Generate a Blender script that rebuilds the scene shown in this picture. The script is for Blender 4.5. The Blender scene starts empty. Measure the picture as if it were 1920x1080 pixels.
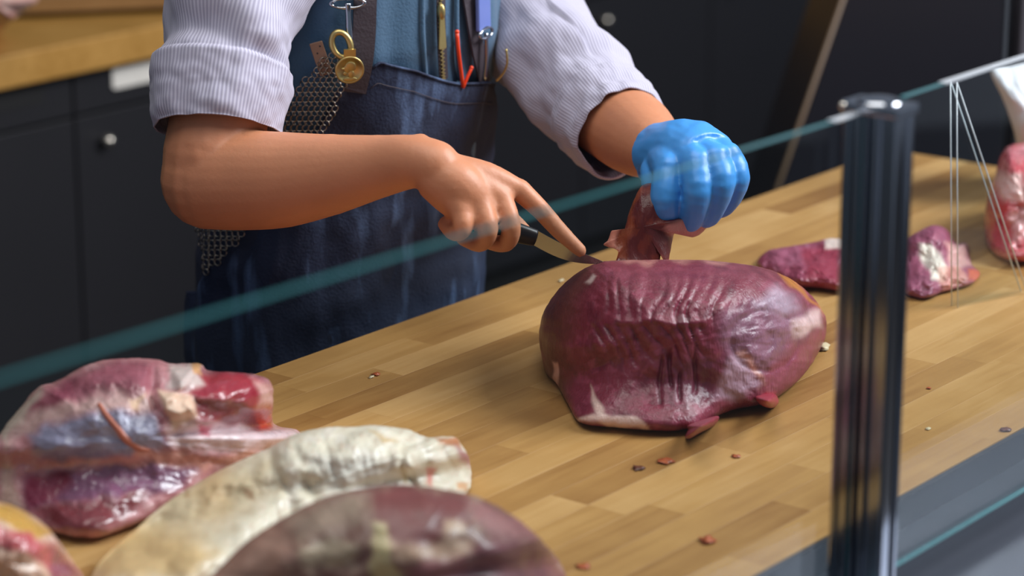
import bpy, bmesh, math, random
import numpy as np
from mathutils import Vector, noise, Matrix
random.seed(7)
R = math.radians
S = bpy.context.scene
COL = S.collection

# ---------------------------------------------------------------- camera, world, lights, exposure
FPX = 5000.0
TH = math.atan(1438 / FPX)
CT, ST = math.cos(TH), math.sin(TH)
CZ = 1.9
cam = bpy.data.objects.new('camera', bpy.data.cameras.new('camera'))
COL.objects.link(cam)
cam.location = (0, 0, CZ)
cam.rotation_euler = (math.pi / 2 - TH, 0, 0)
cam.data.sensor_width = 36
cam.data.lens = FPX / 1920 * 36
cam.data.dof.use_dof = True
cam.data.dof.focus_distance = 3.2
cam.data.dof.aperture_fstop = 3.0
S.camera = cam
S.view_settings.view_transform = 'Standard'
S.view_settings.look = 'None'
S.view_settings.gamma = 1
S.view_settings.use_curve_mapping = False
S.view_settings.exposure = 0.16

w = bpy.data.worlds.new('world'); S.world = w; w.use_nodes = True
w.node_tree.nodes['Background'].inputs[0].default_value = (0.62, 0.70, 0.85, 1)
w.node_tree.nodes['Background'].inputs[1].default_value = 0.25

def area(name, loc, target, sx, sy, power, col):
    l = bpy.data.lights.new(name, 'AREA'); l.shape = 'RECTANGLE'; l.size = sx; l.size_y = sy
    l.energy = power; l.color = col
    o = bpy.data.objects.new(name, l); COL.objects.link(o); o.location = loc
    o.rotation_euler = (Vector(target) - Vector(loc)).to_track_quat('-Z', 'Y').to_euler()
    return o
area('window_light', (3.1, 3.5, 3.5), (0.1, 3.1, 0.9), 2.0, 1.8, 225, (0.98, 0.98, 1.0))
area('overhead_fill', (-0.1, 2.6, 3.4), (-0.1, 2.9, 0.9), 1.7, 1.7, 34, (1.0, 0.95, 0.88))  # unseen overhead area lamp, added as soft fill

# ---------------------------------------------------------------- helpers
def lin(c):
    return tuple((v / 255 / 12.92 if v / 255 <= .04045 else ((v / 255 + .055) / 1.055) ** 2.4) for v in c)
def ray(px, py):
    r = (px - 960) / FPX; d = (py - 540) / FPX
    return np.array([r, CT - d * ST, -ST - d * CT])
CAM = np.array([0, 0, CZ])
def PZ(px, py, z):
    v = ray(px, py); return CAM + v * ((z - CZ) / v[2])
def PD(px, py, Y):
    v = ray(px, py); return CAM + v * (Y / v[1])
def proj(p):
    x, y, z = p[0], p[1], p[2] - CZ
    fw = y * CT - z * ST; up = y * ST + z * CT
    return 960 + FPX * x / fw, 540 - FPX * up / fw
def nz(x, y, z=0.0):
    return noise.noise(Vector((x, y, z)))
def fbm(x, y, z=0.0, o=4):
    return noise.fractal(Vector((x, y, z)), 1.0, 2.0, o)
def sstep(a, b, x):
    t = min(1, max(0, (x - a) / (b - a))); return t * t * (3 - 2 * t)

def obj(name, verts, faces, mat, parent=None, smooth=True, uvs=None):
    me = bpy.data.meshes.new(name)
    me.from_pydata([tuple(map(float, v)) for v in verts], [], faces)
    if mat is not None:
        me.materials.append(mat)
    if smooth:
        me.shade_smooth()
    o = bpy.data.objects.new(name, me); COL.objects.link(o)
    if parent is not None:
        o.parent = parent
    return o
def tag(o, label=None, cat=None, group=None, kind=None):
    if label: o['label'] = label
    if cat: o['category'] = cat
    if group: o['group'] = group
    if kind: o['kind'] = kind
    return o
def empty(name, loc=(0, 0, 0)):
    # the empties stay at the world origin so that their parts keep world coordinates
    o = bpy.data.objects.new(name, None); COL.objects.link(o); o.empty_display_size = .1
    return o
def recenter(o, p):
    """move an object's origin to p, keeping its geometry where it is"""
    p = Vector(p); o.data.transform(Matrix.Translation(-p)); o.location = p
    for c in o.children: c.location = Vector(c.location) - p
def root_at(e, p):
    e.location = p
    for c in e.children: c.location = Vector(c.location) - Vector(p)

class MB:
    def __init__(s): s.v = []; s.f = []
    def add(s, verts, faces):
        b = len(s.v); s.v += [tuple(map(float, v)) for v in verts]
        s.f += [tuple(i + b for i in f) for f in faces]; return s
    def build(s, name, mat, parent=None, smooth=True):
        return obj(name, s.v, s.f, mat, parent, smooth)

BOXF = [(0, 3, 2, 1), (4, 5, 6, 7), (0, 1, 5, 4), (1, 2, 6, 5), (2, 3, 7, 6), (3, 0, 4, 7)]
D1 = np.array([0.614, 0.789, 0.0]); D2 = np.array([0.789, -0.614, 0.0]); UP = np.array([0, 0, 1.0])
def obox(c, ax, ay, az, hx, hy, hz):
    c = np.array(c, float); v = []
    for sz in (-1, 1):
        for sx, sy in ((-1, -1), (1, -1), (1, 1), (-1, 1)):
            v.append(c + ax * hx * sx + ay * hy * sy + az * hz * sz)
    return v, BOXF
def bevel(o, w=.003, seg=2):
    m = o.modifiers.new('bevel', 'BEVEL'); m.width = w; m.segments = seg; m.limit_method = 'ANGLE'
    return o
def tbox(t0, t1, n0, n1, z0, z1, origin):
    """box in the table's frame: t along the bench, n across it towards the viewer"""
    c = origin + D1 * (t0 + t1) / 2 + D2 * (n0 + n1) / 2; c = np.array([c[0], c[1], (z0 + z1) / 2])
    v, f = obox(c, D1, D2, UP, (t1 - t0) / 2, (n1 - n0) / 2, (z1 - z0) / 2)
    return v, [tuple(reversed(q)) for q in f]

def catmull(P, n, closed=False):
    P = np.array(P, float); out = []; N = len(P)
    segs = N if closed else N - 1
    for i in range(segs):
        if closed: a, b, c, d = P[(i - 1) % N], P[i], P[(i + 1) % N], P[(i + 2) % N]
        else: a, b, c, d = P[max(i - 1, 0)], P[i], P[i + 1], P[min(i + 2, N - 1)]
        for k in range(n):
            t = k / n
            out.append(.5 * ((2 * b) + (-a + c) * t + (2 * a - 5 * b + 4 * c - d) * t * t + (-a + 3 * b - 3 * c + d) * t ** 3))
    if not closed: out.append(P[-1])
    return np.array(out)

def loft(path, rad, n=24, sub=6, caps=True, up=None, disp=None, smooth=True):
    """tube through 3D points with radius (ra, rb) at each; returns verts, faces"""
    rad = [(r, r) if np.isscalar(r) else r for r in rad]
    A = np.hstack([np.array(path, float), np.array(rad, float)])
    A = catmull(A, sub) if smooth else A
    P, Rr = A[:, :3], A[:, 3:5]
    v = []; f = []; up = np.array(up if up is not None else (0, 0, 1.0), float)
    m = len(P); prev = None
    for i in range(m):
        t = P[min(i + 1, m - 1)] - P[max(i - 1, 0)]; t /= np.linalg.norm(t) + 1e-9
        if prev is None:
            s_ = np.cross(t, up)
            if np.linalg.norm(s_) < 1e-3: s_ = np.cross(t, (1, 0, 0))
        else:
            s_ = prev - t * np.dot(prev, t)
        s_ /= np.linalg.norm(s_); prev = s_; u_ = np.cross(s_, t)
        for k in range(n):
            a = 2 * math.pi * k / n
            d = s_ * math.cos(a) * Rr[i][0] + u_ * math.sin(a) * Rr[i][1]
            p = P[i] + d
            if disp: p = p + d / (np.linalg.norm(d) + 1e-9) * disp(a, i / (m - 1), p)
            v.append(p)
    for i in range(m - 1):
        for k in range(n):
            f.append((i * n + k, i * n + (k + 1) % n, (i + 1) * n + (k + 1) % n, (i + 1) * n + k))
    if caps:
        f.append(tuple(range(n - 1, -1, -1))); f.append(tuple((m - 1) * n + k for k in range(n)))
    return v, f
def ball(c, r, nu=16, nv=10, ax=None):
    ax = ax if ax is not None else np.eye(3); r = np.array([r, r, r] if np.isscalar(r) else r, float)
    v = [np.array(c) + ax[2] * r[2]]; f = []
    for i in range(1, nv):
        for k in range(nu):
            a, b = math.pi * i / nv, 2 * math.pi * k / nu
            v.append(np.array(c) + ax[0] * r[0] * math.sin(a) * math.cos(b) + ax[1] * r[1] * math.sin(a) * math.sin(b) + ax[2] * r[2] * math.cos(a))
    v.append(np.array(c) - ax[2] * r[2]); L = len(v) - 1
    for k in range(nu): f.append((0, 1 + k, 1 + (k + 1) % nu))
    for i in range(nv - 2):
        for k in range(nu):
            f.append((1 + i * nu + k, 1 + (i + 1) * nu + k, 1 + (i + 1) * nu + (k + 1) % nu, 1 + i * nu + (k + 1) % nu))
    for k in range(nu): f.append((L, 1 + (nv - 2) * nu + (k + 1) % nu, 1 + (nv - 2) * nu + k))
    return v, f
def chain(mb, pts, rad, n=14, sub=4):
    """closed sausage with round ends and balls at the joints"""
    mb.add(*loft(pts, rad, n=n, sub=sub))
    for p, r in zip(pts, rad): mb.add(*ball(p, r if np.isscalar(r) else min(r), 14, 10))
def tube(pts, r, n=8, sub=4):
    return loft(pts, [r] * len(pts), n=n, sub=sub)
def torus(c, ax, ay, R0, r0, nu=24, nv=8):
    c = np.array(c); az = np.cross(ax, ay); v = []; f = []
    for i in range(nu):
        a = 2 * math.pi * i / nu; d = ax * math.cos(a) * (R0 if np.isscalar(R0) else R0[0]) + ay * math.sin(a) * (R0 if np.isscalar(R0) else R0[1])
        dn = d / np.linalg.norm(d)
        for k in range(nv):
            b = 2 * math.pi * k / nv; v.append(c + d + dn * r0 * math.cos(b) + az * r0 * math.sin(b))
    for i in range(nu):
        for k in range(nv):
            f.append((i * nv + k, ((i + 1) % nu) * nv + k, ((i + 1) % nu) * nv + (k + 1) % nv, i * nv + (k + 1) % nv))
    return v, f
def fuse(mb, name, mat, voxel, smooth_it=4, parent=None, factor=.5):
    """union of overlapping closed shells as one continuous surface"""
    o = mb.build('tmp_' + name, None)
    m = o.modifiers.new('r', 'REMESH'); m.mode = 'VOXEL'; m.voxel_size = voxel; m.adaptivity = 0
    s_ = o.modifiers.new('s', 'SMOOTH'); s_.factor = factor; s_.iterations = smooth_it
    dg = bpy.context.evaluated_depsgraph_get(); dg.update()
    me = bpy.data.meshes.new_from_object(o.evaluated_get(dg))
    bpy.data.objects.remove(o); me.name = name
    me.materials.clear(); me.materials.append(mat); me.shade_smooth()
    r = bpy.data.objects.new(name, me); COL.objects.link(r)
    if parent is not None: r.parent = parent
    return r

# ---------------------------------------------------------------- materials
def mat(name, col, rough=.5, metal=0, var=.08, vscale=20, bump=0, bscale=60, spec=.5, coat=0, sheen=0, sss=0):
    m = bpy.data.materials.new(name); m.use_nodes = True; nt = m.node_tree; b = nt.nodes['Principled BSDF']
    c = lin(col); tc = nt.nodes.new('ShaderNodeTexCoord'); n = nt.nodes.new('ShaderNodeTexNoise')
    n.inputs['Scale'].default_value = vscale; n.inputs['Detail'].default_value = 4
    nt.links.new(tc.outputs['Object'], n.inputs['Vector'])
    mx = nt.nodes.new('ShaderNodeMix'); mx.data_type = 'RGBA'
    mx.inputs[6].default_value = tuple(x * (1 - var) for x in c) + (1,)
    mx.inputs[7].default_value = tuple(min(1, x * (1 + var)) for x in c) + (1,)
    nt.links.new(n.outputs['Fac'], mx.inputs[0]); nt.links.new(mx.outputs[2], b.inputs['Base Color'])
    b.inputs['Roughness'].default_value = rough; b.inputs['Metallic'].default_value = metal
    b.inputs['Specular IOR Level'].default_value = spec; b.inputs['Coat Weight'].default_value = coat
    b.inputs['Sheen Weight'].default_value = sheen
    if sss:
        b.inputs['Subsurface Weight'].default_value = sss; b.inputs['Subsurface Radius'].default_value = (.012, .004, .002)
        b.inputs['Subsurface Scale'].default_value = 1
    if bump:
        n2 = nt.nodes.new('ShaderNodeTexNoise'); n2.inputs['Scale'].default_value = bscale; n2.inputs['Detail'].default_value = 5
        nt.links.new(tc.outputs['Object'], n2.inputs['Vector'])
        bp = nt.nodes.new('ShaderNodeBump'); bp.inputs['Strength'].default_value = bump; bp.inputs['Distance'].default_value = .004
        nt.links.new(n2.outputs['Fac'], bp.inputs['Height']); nt.links.new(bp.outputs[0], b.inputs['Normal'])
    return m

def wood_mat(name, c0, c1, c2, rough=.42, axis=0):
    m = bpy.data.materials.new(name); m.use_nodes = True; nt = m.node_tree; b = nt.nodes['Principled BSDF']; L = nt.links.new
    tc = nt.nodes.new('ShaderNodeTexCoord'); oi = nt.nodes.new('ShaderNodeObjectInfo')
    vm = nt.nodes.new('ShaderNodeVectorMath'); vm.operation = 'SCALE'; vm.inputs[0].default_value = (13, 7, 3)
    L(oi.outputs['Random'], vm.inputs['Scale'])
    ad = nt.nodes.new('ShaderNodeVectorMath'); ad.operation = 'ADD'; L(tc.outputs['Object'], ad.inputs[0]); L(vm.outputs[0], ad.inputs[1])
    mp = nt.nodes.new('ShaderNodeMapping'); mp.inputs['Scale'].default_value = (2.2, 30, 30); L(ad.outputs[0], mp.inputs['Vector'])
    n = nt.nodes.new('ShaderNodeTexNoise'); n.inputs['Scale'].default_value = 2.4; n.inputs['Detail'].default_value = 6; n.inputs['Distortion'].default_value = .6
    L(mp.outputs[0], n.inputs['Vector'])
    n2 = nt.nodes.new('ShaderNodeTexNoise'); n2.inputs['Scale'].default_value = 7; n2.inputs['Detail'].default_value = 3
    L(ad.outputs[0], n2.inputs['Vector'])
    r = nt.nodes.new('ShaderNodeValToRGB'); e = r.color_ramp.elements
    e[0].position = .15; e[0].color = lin(c0) + (1,); e[1].position = .85; e[1].color = lin(c2) + (1,)
    q = e.new(.5); q.color = lin(c1) + (1,)
    # fac = .55*random + .35*grain + .25*blotch
    def mth(op, a, bb):
        x = nt.nodes.new('ShaderNodeMath'); x.operation = op
        for i, s_ in enumerate((a, bb)):
            if isinstance(s_, (int, float)): x.inputs[i].default_value = s_
            else: L(s_, x.inputs[i])
        return x.outputs[0]
    f = mth('ADD', mth('MULTIPLY', oi.outputs['Random'], .5), mth('MULTIPLY', n.outputs['Fac'], .42))
    f = mth('ADD', f, mth('MULTIPLY', mth('SUBTRACT', n2.outputs['Fac'], .5), .45))
    L(f, r.inputs[0]); L(r.outputs[0], b.inputs['Base Color'])
    b.inputs['Roughness'].default_value = rough; b.inputs['Specular IOR Level'].default_value = .35
    bp = nt.nodes.new('ShaderNodeBump'); bp.inputs['Strength'].default_value = .12; bp.inputs['Distance'].default_value = .002
    L(n.outputs['Fac'], bp.inputs['Height']); L(bp.outputs[0], b.inputs['Normal'])
    return m

def meat_mat(name, rough=.33, fib=1.0, wet=.25, bump=.35, lo=.85, hi=1.14):
    """colour comes from the painted attribute 'col'; fine fibres, blotches and wet gloss are procedural"""
    m = bpy.data.materials.new(name); m.use_nodes = True; nt = m.node_tree; b = nt.nodes['Principled BSDF']; L = nt.links.new
    at = nt.nodes.new('ShaderNodeAttribute'); at.attribute_name = 'col'
    tc = nt.nodes.new('ShaderNodeTexCoord')
    mp = nt.nodes.new('ShaderNodeMapping'); mp.inputs['Scale'].default_value = (120, 120, 26); mp.inputs['Rotation'].default_value = (0, .25, 0)
    L(tc.outputs['Object'], mp.inputs[0])
    n = nt.nodes.new('ShaderNodeTexNoise'); n.inputs['Scale'].default_value = 2; n.inputs['Detail'].default_value = 5; n.inputs['Distortion'].default_value = .8
    L(mp.outputs[0], n.inputs['Vector'])
    n2 = nt.nodes.new('ShaderNodeTexNoise'); n2.inputs['Scale'].default_value = 38; n2.inputs['Detail'].default_value = 6
    L(tc.outputs['Object'], n2.inputs['Vector'])
    hs = nt.nodes.new('ShaderNodeHueSaturation'); L(at.outputs['Color'], hs.inputs['Color'])
    mr = nt.nodes.new('ShaderNodeMapRange'); mr.inputs[1].default_value = .25; mr.inputs[2].default_value = .75; mr.inputs[3].default_value = lo; mr.inputs[4].default_value = hi
    L(n2.outputs['Fac'], mr.inputs[0]); L(mr.outputs[0], hs.inputs['Value'])
    L(hs.outputs[0], b.inputs['Base Color'])
    mr2 = nt.nodes.new('ShaderNodeMapRange'); mr2.inputs[1].default_value = .3; mr2.inputs[2].default_value = .7; mr2.inputs[3].default_value = rough - .1; mr2.inputs[4].default_value = rough + .15
    L(n2.outputs['Fac'], mr2.inputs[0]); L(mr2.outputs[0], b.inputs['Roughness'])
    b.inputs['Coat Weight'].default_value = wet; b.inputs['Coat Roughness'].default_value = .22
    b.inputs['Subsurface Weight'].default_value = .12; b.inputs['Subsurface Radius'].default_value = (.01, .003, .003); b.inputs['Subsurface Scale'].default_value = 1
    ad = nt.nodes.new('ShaderNodeMath'); ad.operation = 'MULTIPLY_ADD'; ad.inputs[1].default_value = fib
    L(n.outputs['Fac'], ad.inputs[0]); L(n2.outputs['Fac'], ad.inputs[2])
    bp = nt.nodes.new('ShaderNodeBump'); bp.inputs['Strength'].default_value = bump; bp.inputs['Distance'].default_value = .004
    L(ad.outputs[0], bp.inputs['Height']); L(bp.outputs[0], b.inputs['Normal'])
    return m

def glass_mat():
    m = bpy.data.materials.new('clear_glass'); m.use_nodes = True; nt = m.node_tree; nt.nodes.clear(); L = nt.links.new
    out = nt.nodes.new('ShaderNodeOutputMaterial'); tr = nt.nodes.new('ShaderNodeBsdfTransparent'); gl = nt.nodes.new('ShaderNodeBsdfGlossy')
    tr.inputs[0].default_value = (.93, .97, .975, 1); gl.inputs['Roughness'].default_value = .03
    lw = nt.nodes.new('ShaderNodeLayerWeight'); lw.inputs[0].default_value = .5; mx = nt.nodes.new('ShaderNodeMixShader')
    pw = nt.nodes.new('ShaderNodeMath'); pw.operation = 'POWER'; pw.inputs[1].default_value = 5; L(lw.outputs['Facing'], pw.inputs[0])
    fr = nt.nodes.new('ShaderNodeMath'); fr.operation = 'MULTIPLY_ADD'; fr.inputs[1].default_value = .9; fr.inputs[2].default_value = .03; L(pw.outputs[0], fr.inputs[0])
    L(fr.outputs[0], mx.inputs[0]); L(tr.outputs[0], mx.inputs[1]); L(gl.outputs[0], mx.inputs[2]); L(mx.outputs[0], out.inputs[0])
    return m

M_BENCH = wood_mat('maple_bench', (142, 98, 50), (176, 132, 76), (200, 158, 104), .45)
M_COUNTER = wood_mat('oak_counter', (160, 118, 55), (190, 146, 80), (206, 164, 98), .5)
M_GLASS = glass_mat()
M_EDGE = mat('glass_edge', (56, 112, 118), .12, 0, .2, 8, coat=.5)
M_EDGE_GLINT = mat('edge_glint_white', (205, 212, 220), .15, 0, .1, 8, coat=.5)  # white that stands in for light reflected along glass edges
M_CHROME = mat('polished_metal', (176, 182, 192), .12, 1, .06, 6)
M_DARKMETAL = mat('dark_metal', (42, 44, 48), .28, 1, .1, 10)
M_STEEL = mat('grey_steel', (104, 110, 122), .34, .85, .12, 9)
M_TRIM = mat('dark_trim', (58, 60, 66), .4, .3, .1, 9)
M_CAB = mat('charcoal_cabinet', (23, 23, 28), .5, 0, .08, 7)
M_CABSLOT = mat('black_recess', (7, 7, 10), .7)
M_KNOB = mat('brushed_nickel', (205, 200, 190), .25, 1)
M_WALL = mat('dark_wall', (30, 30, 33), .8)
M_FLOOR = mat('dark_floor', (38, 36, 36), .7, bump=.1)
M_SKIN = mat('skin', (190, 128, 94), .5, 0, .1, 26, .08, 220, sss=.15)
M_VEST = mat('teal_vest', (56, 92, 122), .75, 0, .14, 14, .25, 300, sheen=.2)
M_APRON = mat('navy_apron', (23, 36, 64), .8, 0, .35, 9, .35, 260)
M_NAVY = mat('navy_cloth', (26, 36, 60), .8, 0, .15, 12, .2, 200)
M_STRAP = mat('brown_strap', (58, 50, 58), .65, 0, .15, 30, .2, 300)
M_BLUEPLASTIC = mat('blue_plastic', (104, 122, 190), .3)
M_BRASS = mat('brass', (186, 168, 112), .42, 1, .15, 60)
M_CHAIN = mat('chain_mail_steel', (150, 142, 132), .32, 1, .15, 40)
M_TAG = mat('tan_leather', (134, 104, 84), .7)
M_ORANGE = mat('orange_plastic', (240, 70, 30), .35)
M_GLOVE = mat('blue_nitrile', (66, 146, 220), .4, 0, .06, 16, .12, 60, sss=.08)
M_BLADE = mat('knife_blade', (170, 170, 165), .2, 1)
M_HANDLE = mat('black_handle', (26, 24, 28), .4)
M_HAIR = mat('dark_hair', (40, 30, 24), .6, 0, .2, 80, .5, 150)
M_BOARD = wood_mat('walnut_board', (110, 80, 46), (140, 104, 62), (160, 122, 78), .5)
M_WHITE = mat('white_towel', (215, 212, 205), .8, bump=.3)
M_PANEL = mat('slate_panel', (33, 33, 40), .35, 0, .06, 5, spec=.4)
M_PANELEDGE = mat('brown_edge', (96, 76, 56), .5)
M_BEEF = meat_mat('beef_surface', .38, 1.0, .12, .4)
M_FASCIA = meat_mat('fascia_meat', .26, .5, .4, .3)
M_MOTTLED = meat_mat('mottled_surface', .42, .4, .15, .12)
M_FAT = meat_mat('fat_surface', .45, .1, .12, .2, .92, 1.06)
M_SCRAP = mat('meat_scrap', (172, 84, 44), .4, 0, .2, 60)
M_SCRAPD = mat('dark_scrap', (96, 50, 34), .4, 0, .2, 60)
M_SCRAPF = mat('fat_scrap', (214, 196, 160), .4, 0, .1, 60)

def shirt_mat():
    m = bpy.data.materials.new('striped_shirt'); m.use_nodes = True; nt = m.node_tree; b = nt.nodes['Principled BSDF']; L = nt.links.new
    uv = nt.nodes.new('ShaderNodeAttribute'); uv.attribute_name = 'stripe'
    mt = nt.nodes.new('ShaderNodeMath'); mt.operation = 'SINE'; L(uv.outputs['Fac'], mt.inputs[0])
    mr = nt.nodes.new('ShaderNodeMapRange'); mr.inputs[1].default_value = -1; L(mt.outputs[0], mr.inputs[0])
    mx = nt.nodes.new('ShaderNodeMix'); mx.data_type = 'RGBA'
    mx.inputs[6].default_value = lin((156, 154, 176)) + (1,); mx.inputs[7].default_value = lin((188, 187, 206)) + (1,)
    L(mr.outputs[0], mx.inputs[0]); L(mx.outputs[2], b.inputs['Base Color'])
    b.inputs['Roughness'].default_value = .85; b.inputs['Sheen Weight'].default_value = .15
    bp = nt.nodes.new('ShaderNodeBump'); bp.inputs['Strength'].default_value = .3; bp.inputs['Distance'].default_value = .001
    L(mr.outputs[0], bp.inputs['Height']); L(bp.outputs[0], b.inputs['Normal'])
    return m
M_SHIRT = shirt_mat()
def fade(m, col, scale, lo, hi):
    """worn, faded streaks running down the cloth"""
    nt = m.node_tree; b = nt.nodes['Principled BSDF']; L = nt.links.new; src = b.inputs['Base Color'].links[0].from_socket
    tc = nt.nodes.new('ShaderNodeTexCoord'); mp = nt.nodes.new('ShaderNodeMapping'); mp.inputs['Scale'].default_value = scale; L(tc.outputs['Object'], mp.inputs[0])
    n = nt.nodes.new('ShaderNodeTexNoise'); n.inputs['Scale'].default_value = 1; n.inputs['Detail'].default_value = 3; L(mp.outputs[0], n.inputs['Vector'])
    mr = nt.nodes.new('ShaderNodeMapRange'); mr.inputs[1].default_value = lo; mr.inputs[2].default_value = hi; L(n.outputs['Fac'], mr.inputs[0])
    mx = nt.nodes.new('ShaderNodeMix'); mx.data_type = 'RGBA'; mx.inputs[7].default_value = lin(col) + (1,)
    L(mr.outputs[0], mx.inputs[0]); L(src, mx.inputs[6]); L(mx.outputs[2], b.inputs['Base Color'])
fade(M_APRON, (92, 118, 160), (26, 26, 6), .55, .8)

# ---------------------------------------------------------------- the room
ZT = 0.90                                     # bench height
ORG = PZ(495, 695, ZT)                        # a point of the bench's back edge
ORG0 = np.array([ORG[0], ORG[1], 0.0])
fl = obj('floor', [(-6, -2, 0), (6, -2, 0), (6, 9, 0), (-6, 9, 0)], [(0, 1, 2, 3)], M_FLOOR, smooth=False)
tag(fl, 'dark floor behind and under the bench', kind='structure')
wl = MB(); wl.add(*tbox(-3.2, 5.0, -3.05, -2.95, 0, 3.4, ORG0))
tag(wl.build('wall_back', M_WALL, smooth=False), 'dark wall behind the back counter', kind='structure')

# ---------------------------------------------------------------- butcher-block bench
WID = .833
bench = empty('butcher_block_bench')
tag(bench, 'long pale butcher-block wooden work bench carrying the meat', 'workbench')
mesh_cache = {}
def stave(t0, t1, n0, n1):
    L_ = round(t1 - t0, 3); W_ = round(n1 - n0, 4); key = (L_, W_)
    if key not in mesh_cache:
        me = bpy.data.meshes.new('stave'); g = .00004; b = .00015
        hx, hy, hz = L_ / 2 - g, W_ / 2 - g, .022
        v = []
        for (z, i) in ((-hz, 0), (hz - b, 0), (hz, b)):
            v += [(-hx + i, -hy + i, z), (hx - i, -hy + i, z), (hx - i, hy - i, z), (-hx + i, hy - i, z)]
        f = [(3, 2, 1, 0), (8, 9, 10, 11)]
        for k in (0, 4):
            for j in range(4): f.append((k + j, k + (j + 1) % 4, k + 4 + (j + 1) % 4, k + 4 + j))
        me.from_pydata(v, [], f); me.materials.append(M_BENCH); mesh_cache[key] = me
    o = bpy.data.objects.new('stave', mesh_cache[key]); COL.objects.link(o); o.parent = bench
    c = ORG0 + D1 * (t0 + t1) / 2 + D2 * (n0 + n1) / 2
    o.location = (c[0], c[1], ZT - .022); o.rotation_euler = (0, 0, math.atan2(D1[1], D1[0]))
    return o
T0, T1 = -1.05, 1.515
rows = 17; rw = WID / rows
for r in range(rows):
    t = T0 - random.choice((0, .07, .15, .22))
    while t < T1 - .02:
        ln = random.choice((.24, .30, .36, .42, .48))
        a, b_ = max(t, T0), min(t + ln, T1)
        if T1 - b_ < .08: b_ = T1
        if b_ - a > .03: stave(a, b_, r * rw, (r + 1) * rw)
        t = b_ if b_ == T1 else t + ln
x = MB(); x.add(*tbox(T0, T1 - .004, .004, WID - .002, .60, ZT - .0445, ORG0)); x.build('apron_frame', M_TRIM, bench, False)
for t in (T0 + .06, T1 - .1):
    for n in (.06, WID - .08):
        x = MB(); x.add(*tbox(t - .04, t + .04, n - .04, n + .04, 0, .60, ORG0)); x.build('leg', M_TRIM, bench, False)

# front ledge of steel under the glass guard
lg = empty('display_ledge'); tag(lg, 'grey steel ledge along the front of the bench below the glass', 'ledge')
x = MB(); x.add(*tbox(T0, T1 + .5, WID + .001, WID + .30, .845, .865, ORG0)); bevel(x.build('ledge_top', M_STEEL, lg, False), .002)
x = MB(); x.add(*tbox(T0, T1 + .5, WID + .001, WID + .008, .865, ZT - .001, ORG0)); x.build('edge_strip', M_TRIM, lg, False)
x = MB(); x.add(*tbox(T0, T1 + .5, WID + .02, WID + .29, 0, .845, ORG0)); x.build('front_panel', M_TRIM, lg, False)

# ---------------------------------------------------------------- glass guard: post and two panes
GT = 1.38
PTOP = 1.392
hx, hy = .0165, .029                         # half thickness along the bench, half depth across it
gl0 = PZ(1612, 212, GT)                       # where the left pane enters the post
pt = float(np.dot(gl0 - ORG0, D1)) + hx - .002; pn = float(np.dot(gl0 - ORG0, D2)) + .0125
post = empty('guard_post'); tag(post, 'upright polished metal post between the two glass panes', 'post')
hw = .036
def prism(sections, name, m, parent, z0, z1, cx, cy):
    v = []; k = len(sections)
    for z in (z0, z1):
        for (a, b_) in sections:
            p = ORG0 + D1 * (cx + a) + D2 * (cy + b_); v.append((p[0], p[1], z))
    f = [tuple(range(k)), tuple(range(2 * k - 1, k - 1, -1))] + [(i, i + k, (i + 1) % k + k, (i + 1) % k) for i in range(k)]
    o = obj(name, v, f, m, parent, False); return o
# profile with a slot for the pane and shallow flutes on the broad faces
prof = []
def rnd(cx, cy, r, a0):
    return [(cx + r * math.cos(R(a0 + k * 22.5)), cy + r * math.sin(R(a0 + k * 22.5))) for k in range(5)]
prof += rnd(hx - .003, hy - .003, .003, 0)
prof += [(.009, hy), (.008, hy - .003), (-.008, hy - .003), (-.009, hy)]
prof += rnd(-hx + .003, hy - .003, .003, 90)
for (w0, w1, dp) in ((.018, .008, .005), (.002, -.003, .009), (-.006, -.010, .006), (-.019, -.022, .004)):
    prof += [(-hx, w0), (-hx + dp, w0 - .001), (-hx + dp, w1 + .001), (-hx, w1)]
prof += rnd(-hx + .003, -hy + .003, .003, 180)
prof += rnd(hx - .003, -hy + .003, .003, 270)
bevel(prism(prof, 'column', M_CHROME, post, .866, PTOP - .012, pt, pn), .0008, 1)
sq = rnd(hx - .001, hy - .001, .004, 0) + rnd(-hx + .001, hy - .001, .004, 90) + rnd(-hx + .001, -hy + .001, .004, 180) + rnd(hx - .001, -hy + .001, .004, 270)
bevel(prism(sq, 'cap', M_CHROME, post, PTOP - .012, PTOP - .002, pt, pn), .002)
cc = ORG0 + D1 * pt + D2 * pn
x = MB(); x.add(*ball((cc[0], cc[1], PTOP - .003), (.022, .022, .006), 24, 10)); x.build('cap_dome', M_CHROME, post)
for dz in (-.006, -.018):
    p = ORG0 + D1 * (pt - hx - .004) + D2 * (pn - .027)
    x = MB(); x.add(*ball((p[0], p[1], PTOP + dz), .0035)); x.build('screw', M_KNOB, post)
x = MB(); x.add(*tbox(pt - .03, pt + .03, pn - .05, pn + .05, .8655, .875, ORG0)); bevel(x.build('base_plate', M_CHROME, post, False), .002)

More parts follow.
